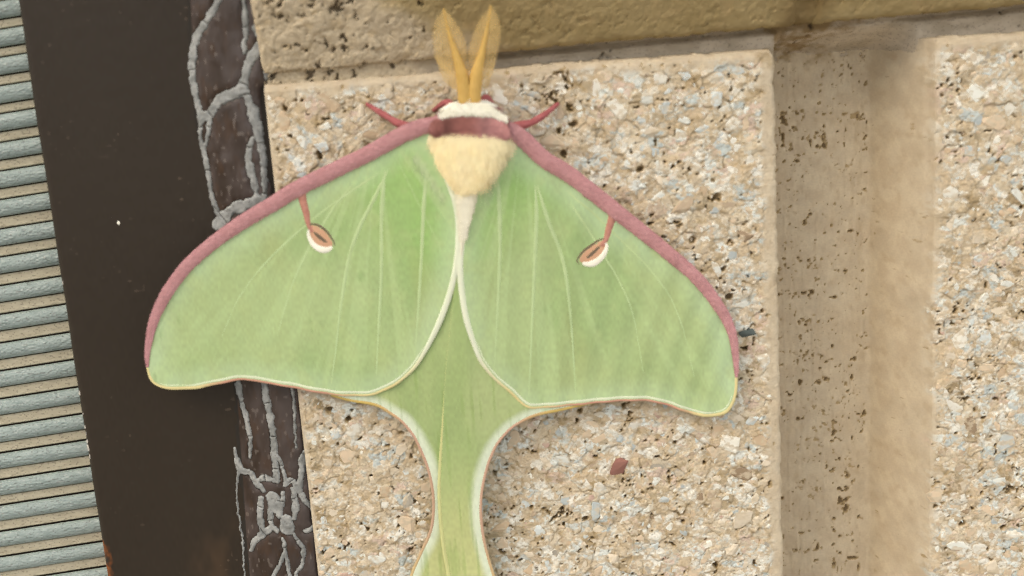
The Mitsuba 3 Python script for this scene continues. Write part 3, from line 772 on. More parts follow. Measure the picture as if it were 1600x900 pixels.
# bed joint and upright joint
xs2 = axis(XL, 150, XL + 0.01, 92, 0.25)
zs2 = np.arange(33.0, 44.0, 0.22)
X2, Z2 = np.meshgrid(xs2, zs2)
zb2 = 39.35 + 0.021 * (X2 - 0.5)
fl = sst(XR1 - 1, XR1 + 3, X2) * sst(XS + 1, XS - 5, X2)
left = sst(2, -16, X2)
Dm = -5.2 + 3.7 * left + 0.35 * (fb(X2, Z2, 0, 0.5, 4, 91) - 0.5) + 0.22 * (fb(X2, Z2, 0, 1.8, 2, 92) - 0.5)
Dm -= 1.2 * sst(1.2, 0.0, zb2 - 0.45 * (1 - left) - Z2) * (1 - left)
row = np.interp(xs2, xs, D[np.searchsorted(zs, 32.5)])[None, :] - 0.15          # the joint's mortar is wiped down into the flute
Dm += np.minimum(row - Dm, 0) * sst(XR1 + 0.2, XR1 + 2.5, X2) * sst(40.5, 34.0, Z2 + 1.2 * (fb(X2, Z2, 0, 0.4, 3, 93) - 0.5))
pm = pits(X2, Z2, 96, 0.8, 0.72)
Dm += 0.8 * (fb(X2, Z2, 0, 0.8, 4, 94) - 0.5) * sst(-8, -20, X2)
pm = np.maximum(pm, pits(X2, Z2, 99, 1.05, 0.645) * sst(-10, -20, X2))
Dm -= 0.8 * pm
v, f = grid_mesh(xs2, zs2, Dm)
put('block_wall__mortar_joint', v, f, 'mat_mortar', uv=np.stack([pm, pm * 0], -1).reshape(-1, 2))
xs3, zs3 = np.arange(49.0, 54.01, 0.25), np.arange(40.6, 140, 0.3)
X3, Z3 = np.meshgrid(xs3, zs3)
D3 = -0.50 * np.clip(50 - Z3, 0, 12) + 3.0 + 2.2 * (fb(X3, Z3, 0, 0.6, 4, 98) - 0.5) - 0.5 * np.clip(42 - Z3, 0, 2) ** 2
v, f = grid_mesh(xs3, zs3, D3)
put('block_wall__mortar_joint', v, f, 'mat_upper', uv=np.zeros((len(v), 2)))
v, f = box(XL - 9, 800, -220, -22, -1350, 900)
put('block_wall__core', v, f, 'mat_core', smooth=False)
tag('block_wall', label='ribbed tan concrete block wall with coarse stone chips and a vertical groove', category='wall')

# ------------------------------------------------------------------ brown door frame
FL, FR = -78.2, -49.3


def frame_mesh():
    prof = []
    r = 1.3
    d0, d1 = -45.0, -2.5
    for cx, a0, a1 in ((FL + r, 180, 90), (FR - r, 90, 0)):
        for a in np.linspace(a0, a1, 6):
            prof.append((cx + r * math.cos(math.radians(a)), d1 - r + r * math.sin(math.radians(a))))
    prof = [(FL, d0)] + prof + [(FR, d0)]
    prof = np.array(prof)
    zz = np.concatenate([np.arange(-1350, -80, 90), np.arange(-80, 80, 2.0), np.arange(80, 761, 90)])
    v = np.array([[x + (0.18 * (meshkit.noise(np.array([z * .12, 3, x])) - 0.5) if abs(z) < 90 else 0), d, z] for z in zz for x, d in prof])
    m = len(prof)
    f = []
    for i in range(len(zz) - 1):
        for j in range(m):
            k = (j + 1) % m
            f.append([i * m + j, i * m + k, (i + 1) * m + k, (i + 1) * m + j])
    f = np.array(f)
    v, f = v, np.vstack([f[:, [0, 1, 2]], f[:, [0, 2, 3]]])
    cap = [[(len(zz) - 1) * m, (len(zz) - 1) * m + j, (len(zz) - 1) * m + j + 1] for j in range(1, m - 1)]
    return v, np.vstack([f, cap])


v, f = frame_mesh()
put('door_frame__face', v, f, 'mat_frame', smooth=40)
tag('door_frame', label='dark brown painted metal door frame standing between the ribbed panel and the blocks', category='door frame')
# chipped paint along the left edge, one pale speck
cr2 = np.random.default_rng(5)
cv = []
for z in (-15.2, -19.0, -21.6, -22.9, -24.4, -25.6, -27.0, 5.0):
    a = cr2.uniform(0.18, 0.4)
    vv, ff = protos[int(cr2.integers(24))]
    cv.append((vv * [a * 0.7, 0.35, a * cr2.uniform(1.2, 2.6)] + [FL + 0.36, -2.92, z], ff))
v, f = join(cv)
tag(put('door_frame__bare_edge', v, f, 'mat_chip', smooth=False), label='chipped edge where pale primer shows')
vv, ff = protos[3]
tag(put('door_frame__speck', vv * [0.3, 0.18, 0.4] + [-66.6, -2.45, 14.9], ff, 'mat_white', smooth=False), label='tiny white speck on the brown paint')

# ------------------------------------------------------------------ sealant bead between frame and blocks, its brown paint cracked
SL, SR = curve(TR['strip_l'], 1.0), curve(TR['strip_r'], 1.0)


def strip_x(z):
    return np.interp(z, SL[::-1, 1], SL[::-1, 0]), np.interp(z, SR[::-1, 1], SR[::-1, 0])


def bead_d(x, z):
    a, b = strip_x(z)
    t = np.clip((x - a) / np.maximum(b - a, 0.1), 0, 1)
    return -2.15 + 1.2 * t + 0.9 * np.sin(np.pi * t) ** 0.8 + 0.4 * (fb(x, z, 0, 0.25, 2, 55) - 0.5) - 0.5 * sst(0.86, 1.0, t)


zs4 = np.arange(-64, 60, 0.5)
A, B = strip_x(zs4)
tt = np.linspace(-0.04, 1.06, 40)
X4 = A[:, None] + (B - A)[:, None] * tt[None]
Z4 = np.repeat(zs4[:, None], 40, 1)
v, f = grid_mesh(np.arange(40.0), zs4, X4 * 0)
v = np.stack([X4, bead_d(X4, Z4) - 0.35, Z4], -1).reshape(-1, 3)
put('sealant_bead__base', v, f, 'mat_bead')
tag('sealant_bead', label='strip of grey sealant under cracked flaking brown paint, along the left end of the blocks', category='sealant')
lines = []
for k in [k for k in TR if k.startswith('crack_')]:
    c = curve(TR[k], 0.3)
    j = fb(c[:, 0], c[:, 1], 0, 0.9, 3, len(k) + 60) - 0.5
    c[:, 0] += 0.5 * (fb(c[:, 0], c[:, 1], 3, 1.1, 2, 63) - 0.5)
    lines.append((c, np.maximum(c[:, 2] * (0.98 + 1.3 * j), 0.2)))
grey = unary_union([unary_union([LineString(c[i:i + 2, :2]).buffer(w[i] / 2) for i in range(len(c) - 1)]) for c, w in lines])
# hairline cracks across the sealant itself
sr = np.random.default_rng(19)
hair = []
for c, w in lines:
    for i in range(6, len(c) - 5, int(sr.integers(22, 36))):
        tg = c[i + 1, :2] - c[i, :2]
        nm_ = np.array([-tg[1], tg[0]]) / max(np.linalg.norm(tg), 1e-6)
        if w[i] > 0.7:
            o_ = sr.uniform(-.5, .5)
            hair.append(LineString([c[i, :2] - nm_ * w[i], c[i, :2] + tg * o_, c[i, :2] + nm_ * w[i] + tg * sr.uniform(-1, 1)]).buffer(0.03))


def ragged(ring):
    ln_ = ring.segmentize(0.12)
    c_ = np.array(ln_.coords)[:-1]
    o_ = np.stack([fb(c_[:, 0], c_[:, 1], 7, 1.9, 3, 68) - 0.5, fb(c_[:, 0], c_[:, 1], 8, 1.9, 3, 69) - 0.5], 1)
    return c_ + o_ * 0.62


grey = unary_union([Polygon(ragged(p.exterior), [ragged(r) for r in p.interiors if Polygon(r).area > 0.1]).buffer(0) for p in (grey.geoms if hasattr(grey, 'geoms') else [grey])])
grey = grey.difference(unary_union(hair)).simplify(0.02)
for n, q in enumerate(sorted(grey.geoms if hasattr(grey, 'geoms') else [grey], key=lambda p: -p.area)):
    if q.area < 0.06:
        continue
    q = Polygon(q.exterior, [r for r in q.interiors if Polygon(r).area > 0.02])
    v, f = plate(q, lambda x, z: bead_d(x, z) - 0.27 + 0.34 * (fb(x, z, 0, 1.3, 3, 66) - 0.5), 0.27, 0.2, n, 0.16)
    put('sealant_bead__sealant_ridge', v, f, 'mat_sealant', smooth=50)
region = Polygon(np.vstack([SL[:, :2] + [0.25, 0], SR[::-1, :2] - [0.15, 0]])).buffer(0)
cut = grey.buffer(0.07).union(unary_union([LineString(c[:, :2]).buffer(0.06) for c, w in lines]))
pieces = region.difference(cut)
pieces = [p for p in (pieces.geoms if hasattr(pieces, 'geoms') else [pieces]) if p.area > 0.5]
for n, p in enumerate(sorted(pieces, key=lambda p: -p.area)):
    p = p.buffer(-0.08).buffer(0.08)
    for q in (p.geoms if hasattr(p, 'geoms') else [p]):
        if q.area < 0.5:
            continue
        ring = np.array(q.exterior.coords)[:-1]
        curl = lambda x, z, q=q, n=n: bead_d(x, z) - 0.28 + 0.35 * (fb(x, z, n, 0.45, 2, 71) - 0.5) + 0.25 * (fb(x, z * 0.15, n, 1.6, 2, 72) - 0.5)
        v, f, _ = sheet(ring, curl, 0.30, 0.5, n, round_edge=0.5)
        put('sealant_bead__paint_flake', v, f, 'mat_flake', smooth=50)

# ------------------------------------------------------------------ ribbed panel behind the frame
PX, PT = -84.3, math.tan(math.radians(5.1))
rib_z = [p[1] + PT * (-(p[0] - PX)) for p in TR['ribs_x0']]
step = rib_z[0] - rib_z[1]
rib_z = [rib_z[0] + step * k for k in range(8, 0, -1)] + rib_z + [rib_z[-1] - 5.15 * k for k in range(1, 7)]
v, f = box(-420, FL + 14, -40, -12.6, -1350, 755)
put('ribbed_panel__backing', v, f, 'mat_core', smooth=False)
for n, z in enumerate(rib_z):
    xx = np.arange(-150, FL + 9, 1.0)
    zz = z + PT * (xx - PX)
    path = np.stack([xx, -11.0 + 0 * xx, zz], 1)
    v, f = tube(path, 1.42 * (1 + 0.04 * (fb(xx, xx * 0 + n, 0, 0.4, 2, 81) - 0.5)), 18, flat=0.72)
    put('ribbed_panel__rib', v, f, 'mat_rib', smooth=True)
    if n:
        mid, gap = (z + last) / 2 - 0.03, (last - z) / 2 - 1.42 - 0.22
        e = np.array([[-gap, -1.7], [-gap, -0.2], [-gap + 0.18, 0], [gap - 0.1, 0], [gap, -0.1], [gap, -1.7]])
        zr = mid + PT * (xx - PX)
        v = np.stack([np.repeat(xx[:, None], 6, 1), -11.3 + e[None, :, 1] + 0.1 * (fb(xx, xx * 0 + n + 40, 0, 0.5, 2, 82) - 0.5)[:, None], zr[:, None] + e[None, :, 0]], -1).reshape(-1, 3)
        i_, j_ = np.meshgrid(np.arange(len(xx) - 1), np.arange(5), indexing='ij')
        a_ = (i_ * 6 + j_).ravel()
        put('ribbed_panel__slat', v, np.vstack([np.stack([a_, a_ + 6, a_ + 7], 1), np.stack([a_, a_ + 7, a_ + 1], 1)]), 'mat_back', smooth=30)
    last = z
tag('ribbed_panel', label='panel of slanting blue grey round ribs over a beige backing at the far left', category='panel')

# ------------------------------------------------------------------ the moth
XB = -8.4


def dfore(x, z):
    s = sst(-55, -10, z)
    return 2.1 + 4.3 * np.exp(-np.abs(x - XB) / 17.0) * (0.3 + 0.7 * s)


def dwing(x, z):
    return dfore(x, z) + 0.7 * (fb(x, z, 0, 0.085, 2, 41) - 0.5) + 0.14 * np.sin(0.9 * (x - XB) + 0.012 * (x - XB) * (20 - z)) * sst(3, 12, np.abs(x - XB))


def dhind(x, z):
    return dfore(x, z) - 0.75 + 0.25 * (fb(x, z, 0, 0.12, 2, 43) - 0.5)


def dhind_r(x, z):
    return dhind(x, z) + 0.35 + 1.1 * sst(-22, -42, z)


def dist_to(line, p):
    dense = curve(line, 0.15)[:, :2]
    return cKDTree(dense).query(p)[0]


def hairs(key, roots, dirs, length, width, col, seed, lift=0.25, label=None):
    """Many fine tapering hairs, each a bent three-sided blade."""
    r = np.random.default_rng(seed)
    n = len(roots)
    dirs = dirs / np.linalg.norm(dirs, axis=1, keepdims=True)
    L = length * r.uniform(0.6, 1.15, n)[:, None]
    sidev = np.cross(dirs, [0, 1, 0])
    sidev /= np.maximum(np.linalg.norm(sidev, axis=1, keepdims=True), 1e-6)
    w = width * r.uniform(0.7, 1.3, n)[:, None]
    mid = roots + dirs * L * 0.5 + np.array([0, 1, 0]) * lift * L * 0.3
    tip = roots + dirs * L + np.array([0, -1, 0]) * lift * L * 0.1
    v = np.stack([roots - sidev * w, roots + sidev * w, mid - sidev * w * .8, mid + sidev * w * .8, mid + [0, 1, 0] * w * 0.8, tip], 1)
    t = np.array([[0, 2, 4], [0, 4, 1], [1, 4, 3], [2, 5, 4], [4, 5, 3]])
    f = (np.arange(n)[:, None, None] * 6 + t).reshape(-1, 3)
    cc = np.repeat(col * r.uniform(0.78, 1.18, (n, 1)), 6, 0)
    kk = put(key, v.reshape(-1, 3), f, 'mat_hair', smooth=True, color=np.clip(cc, 0, 0.95))
    tag(kk, kind='stuff', **({'label': label} if label else {}))


hr0 = np.random.default_rng(78)
for side in 'lr':
    co, ed = TR['costa_' + side], TR['edge_' + side]
    ring = np.vstack([curve(co, 0.5)[:, :2], curve(ed, 0.5)[:, :2]])
    v, f, nt = sheet(ring, dwing, 0.16, 0.55, 3)
    pp = v[:, [0, 2]]
    uvw = np.stack([dist_to(ed, pp), dist_to(co, pp)], 1)
    FW = put('moth__forewing', v, f, 'mat_wing', uv=uvw)
    c = curve(co, 0.4)
    path = np.stack([c[:, 0], dwing(c[:, 0], c[:, 1]) + 0.25 + 0.2 * np.minimum(c[:, 2], 2) * 0.5, c[:, 1]], 1)
    cv, cf = tube(path, c[:, 2] * 0.47, 18, flat=0.62)
    cv = cv + (0.16 * (fb(cv[:, 0], cv[:, 2], 0, 2.2, 2, 44) - 0.5))[:, None] * [0.4, 1, 0.4]
    tag(put(FW + '__costa', cv, cf, 'mat_costa'), label='dusky pink leading edge of the ' + ('left' if side == 'l' else 'right') + ' wing')
    n = 4200
    k = hr0.integers(0, len(c), n)
    an_ = hr0.uniform(-1.35, 1.35, n)
    tg_ = np.gradient(c[:, :2], axis=0)[k]
    tg_ /= np.linalg.norm(tg_, axis=1, keepdims=True)
    nm_ = np.stack([-tg_[:, 1], tg_[:, 0]], 1) * np.sin(an_)[:, None]
    roots = np.stack([c[k, 0] + nm_[:, 0] * c[k, 2] * .48, path[k, 1] + np.cos(an_) * c[k, 2] * .29, c[k, 1] + nm_[:, 1] * c[k, 2] * .48], 1)
    dirs = np.stack([nm_[:, 0] * .5 + tg_[:, 0] + hr0.normal(0, .25, n), 0.3 * np.cos(an_) + 0.05, nm_[:, 1] * .5 + tg_[:, 1] + hr0.normal(0, .25, n)], 1)
    pk = np.array((0.36, 0.16, 0.17)) + np.array((0.26, 0.19, 0.195)) * fb(roots[:, 0], roots[:, 2], 0, 0.8, 3, 45)[:, None] * hr0.uniform(0.6, 1.2, (n, 1))
    hairs(FW + '__costa_fur', roots, dirs, 0.38, 0.04, pk, 21)
    # outer and inner margin: yellowish at the tip, pink along the bottom, white along the inner edge
    e = curve(ed, 0.3)[:, :2]
    s = np.concatenate([[0], np.cumsum(np.linalg.norm(np.diff(e, axis=0), axis=1))])
    s = s / s[-1]
    yel, pnk, wht = np.array((0.68, 0.60, 0.30)), np.array((0.55, 0.31, 0.22)), np.array((0.74, 0.79, 0.62))
    col = np.array([np.array([np.interp(q, [0, .12, .17, .36, .43, .50, .60, 1], [a, a, b, b, a, a, w_, w_]) for a, b, w_ in zip(yel, pnk, wht)]) for q in s])
    rad = np.interp(s, [0, .1, .2, .42, .55, .66, .85, 1], [.28, .34, .24, .24, .30, .52, .52, .3])
    mv, mf = tube(np.stack([e[:, 0], dwing(e[:, 0], e[:, 1]) + 0.08, e[:, 1]], 1), rad, 8, flat=0.5)
    mc = np.vstack([np.repeat(col, 8, 0), col[:1], col[-1:]])
    put(FW + '__margin', mv, mf, 'mat_margin', color=mc)
    # the pale band just inside the outer margin
    k = (s > 0.03) & (s < 0.62)
    pin = Polygon(ring).buffer(0)
    nrm = np.gradient(e, axis=0)
    nrm = np.stack([-nrm[:, 1], nrm[:, 0]], 1)
    nrm /= np.linalg.norm(nrm, axis=1, keepdims=True)
    if not pin.contains(Point(*(e[len(e) // 2] + nrm[len(e) // 2] * 0.5))):
        nrm = -nrm
    b = (e + nrm * 0.52)[k]
    bv, bf = tube(np.stack([b[:, 0], dwing(b[:, 0], b[:, 1]) + 0.10, b[:, 1]], 1), 0.30 * np.sin(np.pi * np.linspace(0.06, 0.94, len(b))) ** 0.4, 8, flat=0.35)
    put(FW + '__margin', bv, bf, 'mat_margin', color=np.tile((0.68, 0.76, 0.56), (len(bv), 1)))
    for n in range(5):
        c = curve(TR[f'veins_{side}{n}'], 0.5)
        r = np.interp(np.arange(len(c)), [0, len(c) * .12, len(c) * .5, len(c) - 1], [.10, .36, .30, .12]) * (1.0 if n in (0, 1, 2) else 0.6)
        r = r * (0.8 + 0.5 * fb(c[:, 0], c[:, 1], 0, 0.5, 2, 47))
        put(FW + '__vein', *tube(np.stack([c[:, 0], dwing(c[:, 0], c[:, 1]) + 0.125, c[:, 1]], 1), r, 8, flat=0.32), 'mat_vein')
    st = curve(TR['stalk_' + side], 0.3)
    put(FW + '__eyespot_stalk', *tube(np.stack([st[:, 0], dwing(st[:, 0], st[:, 1]) + 0.14, st[:, 1]], 1), st[:, 2] * 0.36, 10, flat=0.45), 'mat_stalk')
    sp = np.array(TR['spot_' + side] + TR['spot_' + side][:1])
    sp = curve(sp, 0.25)[:, :2]
    cen = sp.mean(0)
    m = 1.0 if side == 'l' else -1.0
    hv, hf, _ = sheet(cen + (sp - cen) * 1.2 + [-0.12 * m, -0.12], lambda x, z: dwing(x, z) + 0.08, 0.08, 0.3, 5, round_edge=0.7)
    put(FW + '__eyespot_ring', hv, hf, 'mat_ring', smooth=True)
    dv, df, _ = sheet(cen + (sp - cen) * 0.9, lambda x, z: dwing(x, z) + 0.12, 0.08, 0.3, 5, round_edge=0.4)
    tag(put(FW + '__eyespot', dv, df, 'mat_orange', smooth=True), label='small hooked eyespot with a white crescent on the ' + ('left' if side == 'l' else 'right') + ' wing')
    ax = np.array([m * 0.75, -0.66])
    tq = ((sp - cen) @ np.array([m * 0.66, 0.75]))
    rel = sp - cen
    nx_ = np.array([m * 0.66, 0.75])
    lo = cen + np.outer(rel @ ax, ax) * 0.5 + np.outer(rel @ nx_, nx_) * 0.17 + [0.08 * m, 0.10]
    dv, df, _ = sheet(lo, lambda x, z: dwing(x, z) + 0.23, 0.06, 0.25, 5)
    put(FW + '__eyespot_pupil', dv, df, 'mat_dark', smooth=True)
    low = sp[tq < 0.1]
    low = low[np.argsort(low @ ax)] * 0.86 + cen * 0.14
    wv, wf = tube(np.stack([low[:, 0], dwing(low[:, 0], low[:, 1]) + 0.2, low[:, 1]], 1), np.interp(np.linspace(0, 1, len(low)), [0, .3, .75, 1], [.16, .42, .62, .3]), 10, flat=0.35)
    put(FW + '__eyespot_crescent', wv, wf, 'mat_white', smooth=True)
    edge = sp[tq > 0.25]
    edge = edge[np.argsort(edge @ ax)]
    ev, ef = tube(np.stack([edge[:, 0], dwing(edge[:, 0], edge[:, 1]) + 0.24, edge[:, 1]], 1), 0.20 * np.sin(np.pi * np.linspace(0.1, 0.9, len(edge))), 8, flat=0.6)
    put(FW + '__eyespot_rim', ev, ef, 'mat_dark', smooth=True)

for side in 'lr':
    hp = TR['hind_' + side]
    ring = curve(hp + hp[:1], 0.5)[:, :2]
    fun = dhind if side == 'l' else dhind_r
    v, f, nt = sheet(ring, fun, 0.15, 0.55, 6)
    outer = np.array(hp[4:23])
    pp = v[:, [0, 2]]
    HW = put('moth__hindwing', v, f, 'mat_hindwing', uv=np.stack([dist_to(outer, pp), pp[:, 1] * 0], 1))
    e = curve(outer, 0.3)[:, :2]
    s = np.linspace(0, 1, len(e))
    col = np.array([[np.interp(q, [0, .10, .2, .5, .7, 1], a) for a in ((.60, .60, .56, .56, .62, .62), (.45, .45, .36, .38, .50, .52), (.13, .15, .26, .27, .22, .2))] for q in s])
    mv, mf = tube(np.stack([e[:, 0], fun(e[:, 0], e[:, 1]) + 0.08, e[:, 1]], 1), np.interp(s, [0, .1, .2, 1], [.2, .32, .28, .28]), 8, flat=0.5)
    put(HW + '__margin', mv, mf, 'mat_margin', color=np.vstack([np.repeat(col, 8, 0), col[:1], col[-1:]]))
    inner = curve(hp[22:], 0.4)[:, :2]
    if side == 'r':
        mv, mf = tube(np.stack([inner[:, 0], fun(inner[:, 0], inner[:, 1]) + 0.09, inner[:, 1]], 1), np.interp(inner[:, 1], [-46, -28, -16], [.40, .26, .04]), 8, flat=0.6)
        put(HW + '__margin', mv, mf, 'mat_margin', color=np.tile((0.58, 0.60, 0.28), (len(mv), 1)))

# body: one continuous surface from head to abdomen
cream, whit, maroon = np.array((0.85, 0.735, 0.455)), np.array((0.86, 0.855, 0.74)), np.array((0.20, 0.08, 0.07))
b = curve(TR['body'], 0.5)
zc = b[:, 1]
zk = [zc[-1], 7.0, 12.0, 17.5, 19.0, 21.5, 25.0, 28.5, 31.0, 33.0]
hw_ = np.interp(zc, zk, [0.15, 0.25, 0.8, 2.0, 3.0, 5.0, 6.4, 6.6, 5.0, 1.6])
hd_ = np.interp(zc, zk, [0.7, 1.0, 1.4, 1.7, 2.2, 2.7, 3.0, 3.0, 2.4, 1.0])
dc = np.interp(zc, zk, [5.6, 5.7, 5.8, 5.8, 5.7, 5.5, 5.2, 5.0, 4.8, 4.8])
seg = 36
an = np.arange(seg) / seg * 2 * np.pi
ring3 = np.stack([b[:, 0][:, None] + hw_[:, None] * np.cos(an), dc[:, None] + hd_[:, None] * np.sin(an), zc[:, None] + 0 * an], -1)
v = ring3.reshape(-1, 3)
m = len(b)
i, j = np.meshgrid(np.arange(m - 1), np.arange(seg), indexing='ij')
k = (j + 1) % seg
f = np.stack([i * seg + j, i * seg + k, (i + 1) * seg + k, (i + 1) * seg + j], -1).reshape(-1, 4)
f = np.vstack([f[:, [0, 1, 2]], f[:, [0, 2, 3]]])
v = np.vstack([v, ring3[0].mean(0) + [0, 0, .4], ring3[-1].mean(0) - [0, 0, .4]])
f = np.vstack([f, [[m * seg, (q + 1) % seg, q] for q in range(seg)], [[m * seg + 1, (m - 1) * seg + q, (m - 1) * seg + (q + 1) % seg] for q in range(seg)]])
zz = v[:, 2]
cb = np.where((zz > 27.0)[:, None], maroon, cream)
cb = np.where((zz > 31.0)[:, None], whit, cb)
cb = np.where((zz < 16.5)[:, None], np.array((0.80, 0.77, 0.62)), cb)
put('moth__body', v, f, 'mat_skin', color=cb)


def surf_d(x, z):
    c = np.interp(z, zc[::-1], b[::-1, 0])
    w = np.interp(z, zc[::-1], hw_[::-1])
    h = np.interp(z, zc[::-1], hd_[::-1])
    o = np.interp(z, zc[::-1], dc[::-1])
    return o + h * np.sqrt(np.clip(1 - ((x - c) / np.maximum(w, 0.1)) ** 2, 0.0, 1))


hr = np.random.default_rng(77)
# cream fur of the thorax, combed down
tp = Polygon(curve(TR['thorax'] + TR['thorax'][:1], 0.5)[:, :2]).buffer(0)
x0, z0, x1, z1 = tp.bounds
q = np.stack([hr.uniform(x0, x1, 9000), hr.uniform(z0, z1 + 0.8, 9000)], 1)
q = q[contains_xy(tp.buffer(0.1), q[:, 0], q[:, 1])]
base_d = np.maximum(surf_d(q[:, 0], q[:, 1]), dfore(q[:, 0], q[:, 1]) + 0.3)
fall = np.clip(1 - np.abs(q[:, 0] - (XB + 0.8)) / 9.5, 0, 1)
roots = np.stack([q[:, 0], base_d + 0.1 * fall, q[:, 1]], 1)
edge_ = sst(2.5, 7.0, np.abs(q[:, 0] - XB - 1.4))
dirs = np.stack([np.sign(q[:, 0] - XB - 1.4) * (0.28 * edge_ - 0.14) + hr.normal(0, .20, len(q)), 0.10 + hr.normal(0, .08, len(q)), -1 + 0 * q[:, 0]], 1)
tone = 0.25 + 0.5 * fb(q[:, 0], q[:, 1] * 0.25, 0, 0.9, 2, 88)[:, None]
col = cream * (0.9 + 0.35 * tone) * np.where(tone > 0.62, [1.02, 1.08, 1.3], 1) 
col = col * (1 - 0.35 * edge_[:, None]) + np.array((0.74, 0.76, 0.58)) * 0.35 * edge_[:, None]
hairs('moth__thorax_fur', roots, dirs, 2.2, 0.055, col, 1, label='cream yellow fur combed down the thorax')
# maroon band across the shoulders
cl_ = curve(TR['collar'], 0.2)
idx = hr.integers(0, len(cl_), 6500)
off = hr.uniform(-1, 1, 6500)
cx, cz, cw = cl_[idx, 0], cl_[idx, 1] + off * cl_[idx, 2] * 0.42 * (1 - np.abs(idx / len(cl_) * 2 - 1) ** 10) ** 0.5, cl_[idx, 2]
lobes = 0.55 * np.abs(np.sin((cx + 6.9) * 0.52 + 0.9))
dd = np.maximum(surf_d(cx, cz), 5.2 + 1.9 * np.sqrt(np.clip(1 - off ** 2 * 0.8, 0, 1)) + lobes)
tone = fb(cx, cz, 0, 0.35, 2, 90)[:, None]
col = maroon * (0.62 + 0.5 * tone + 0.5 * lobes[:, None]) + np.array((0.20, 0.12, 0.13)) * (sst(2.5, 6.0, np.abs(cx - XB - 0.6)) * 0.8)[:, None]
col = col * (0.9 + 0.3 * sst(0.05, 0.35, lobes))[:, None]
hairs('moth__shoulder_fur', np.stack([cx, dd, cz], 1), np.stack([hr.normal(0, .35, 6500), 0.35 + hr.normal(0, .15, 6500), -0.8 + hr.normal(0, .3, 6500)], 1), 0.75, 0.06, col, 2, label='maroon fur band across the shoulders')
# white ruff over the head
rf = curve(TR['ruff'], 0.2)
idx = hr.integers(0, len(rf), 3000)
off = hr.uniform(-1, 1, 3000)
cx, cz, cw = rf[idx, 0], rf[idx, 1] + off * rf[idx, 2] * 0.45, rf[idx, 2]
dd = 6.0 + 1.9 * np.sqrt(np.clip(1 - off ** 2 * 0.5, 0, 1)) * np.clip(cw / 2.2, 0.5, 1)
hairs('moth__head_ruff', np.stack([cx, dd, cz], 1), np.stack([(cx - XB) * 0.07 + hr.normal(0, .25, 3000), 0.15 + hr.normal(0, .1, 3000), -0.5 + hr.normal(0, .3, 3000)], 1), 0.8, 0.06, whit * np.ones((3000, 1)), 3, label='white fur ruff behind the antennae')
# pale fur at the wing roots and along the abdomen
n = 2200
z = hr.uniform(10.5, 17.5, n)
cxx = np.interp(z, zc[::-1], b[::-1, 0])
ww = np.interp(z, zc[::-1], hw_[::-1])
x = cxx + hr.uniform(-1, 1, n) * ww * 0.95
hairs('moth__abdomen_fur', np.stack([x, surf_d(x, z), z], 1), np.stack([hr.normal(0, .18, n), 0.15 + 0 * x, -1 + 0 * x], 1), 1.2, 0.06, np.array((0.82, 0.79, 0.64)) * np.ones((n, 1)), 4, label='whitish fur of the narrow abdomen')
for sgn, lo in ((-1, 0), (1, 1)):
    n = 260
    t = hr.uniform(0, 1, n)
    x = -6.9 + sgn * (7.3 - 4.0 * t) + hr.normal(0, .3, n)
    z = 24.2 - 7.5 * t + hr.normal(0, .5, n)
    hairs('moth__wing_root_fur', np.stack([x, dwing(x, z) + 0.25, z], 1), np.stack([sgn * (0.55 - 0.5 * t) + hr.normal(0, .2, n), 0.1 + 0 * x, -1 + hr.normal(0, .2, n)], 1), 1.4, 0.05, np.array((0.50, 0.62, 0.35)) * np.ones((n, 1)), 5 + lo)

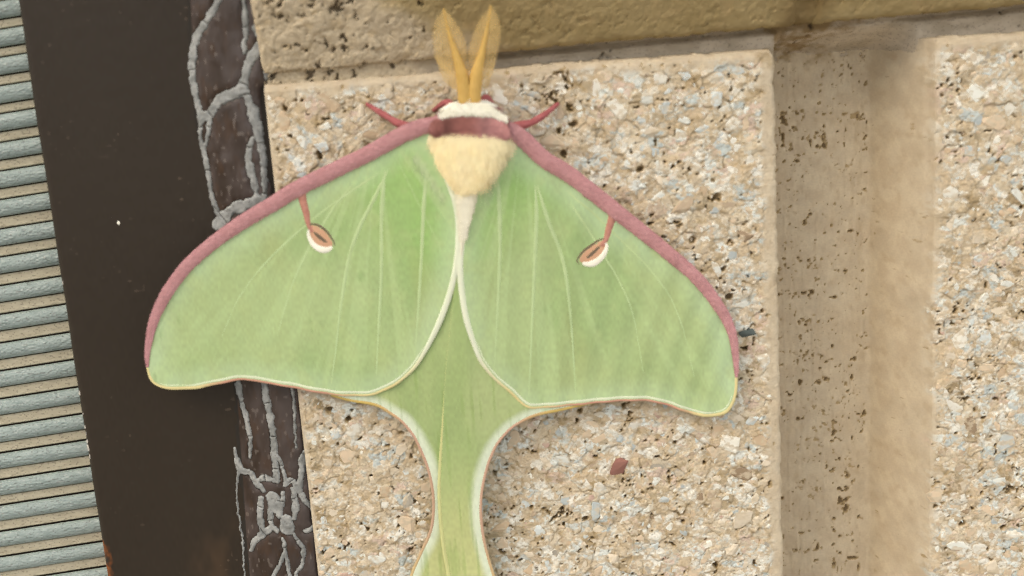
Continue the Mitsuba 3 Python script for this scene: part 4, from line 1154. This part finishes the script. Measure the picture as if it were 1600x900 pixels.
# antennae: a shaft with two combs of fine barbs
for side in 'lr':
    c = curve(TR['ant_' + side], 0.25)
    n = len(c)
    t = np.linspace(0, 1, n)
    dpt = 6.9 + 2.6 * t
    path = np.stack([c[:, 0], dpt, c[:, 1]], 1)
    AN = put('moth__antenna', *tube(path, np.maximum(c[:, 2] * np.interp(t, [0, 0.3, 0.6, 1], [0.45, 0.47, 0.40, 0.30]), 0.14), 10, flat=0.8), 'mat_antenna')
    tag(AN, label=('left' if side == 'l' else 'right') + ' feathery golden antenna')
    pol = Polygon(curve(TR['plume_' + side] + TR['plume_' + side][:1], 0.3)[:, :2]).buffer(0)
    tan = np.gradient(c[:, :2], axis=0)
    tan /= np.linalg.norm(tan, axis=1, keepdims=True)
    barbs = []
    ar = np.random.default_rng(9)
    for sgn in (-1, 1):
        for q in np.linspace(0.06, 0.985, 76):
            i = q * (n - 1)
            p0 = np.array([np.interp(i, np.arange(n), c[:, 0]), np.interp(i, np.arange(n), c[:, 1])])
            tg = tan[int(i)]
            nm = np.array([tg[1], -tg[0]]) * sgn
            dirn = nm * 0.80 + tg * 0.60
            dirn /= np.linalg.norm(dirn)
            ray = LineString([p0, p0 + dirn * 12]).intersection(pol)
            if ray.is_empty:
                continue
            seg_ = ray if ray.geom_type == 'LineString' else min(ray.geoms, key=lambda g_: g_.distance(Point(*p0)))
            if seg_.distance(Point(*p0)) > 0.5:
                continue
            L = max(Point(*p0).distance(Point(*seg_.coords[-1])), 0.2) * ar.uniform(0.93, 1.0)
            uu = np.linspace(0, 1, 4)
            d0 = 6.9 + 2.6 * q
            pts = np.stack([p0[0] + dirn[0] * L * uu + tg[0] * 0.10 * L * uu ** 2, d0 - 0.7 * L / 6 * uu ** 1.5 + 0 * uu, p0[1] + dirn[1] * L * uu + tg[1] * 0.10 * L * uu ** 2], 1)
            barbs.append(tube(pts, np.array([0.046, 0.042, 0.036, 0.028]), 4, cap=False))
    v, f = join(barbs)
    tag(put(AN + '__plume', v, f, 'mat_plume', smooth=False), kind='stuff')
# legs gripping the wall
for k, (d0, d1) in {'leg_l': (3.6, 0.35), 'leg_r': (3.6, 0.35), 'leg_fl': (4.4, 0.5), 'leg_fr': (4.4, 0.5)}.items():
    c = curve(TR[k], 0.25)
    t = np.linspace(0, 1, len(c))
    path = np.stack([c[:, 0], d0 + (d1 - d0) * t ** 1.4, c[:, 1]], 1)
    put('moth__leg', *tube(path, c[:, 2] * 0.6 * (0.9 + 0.22 * np.abs(np.sin(t * 8.0))), 9), 'mat_leg')
tag('moth', label='pale green moth with pink leading edges and long tails resting flat on the block wall', category='moth')
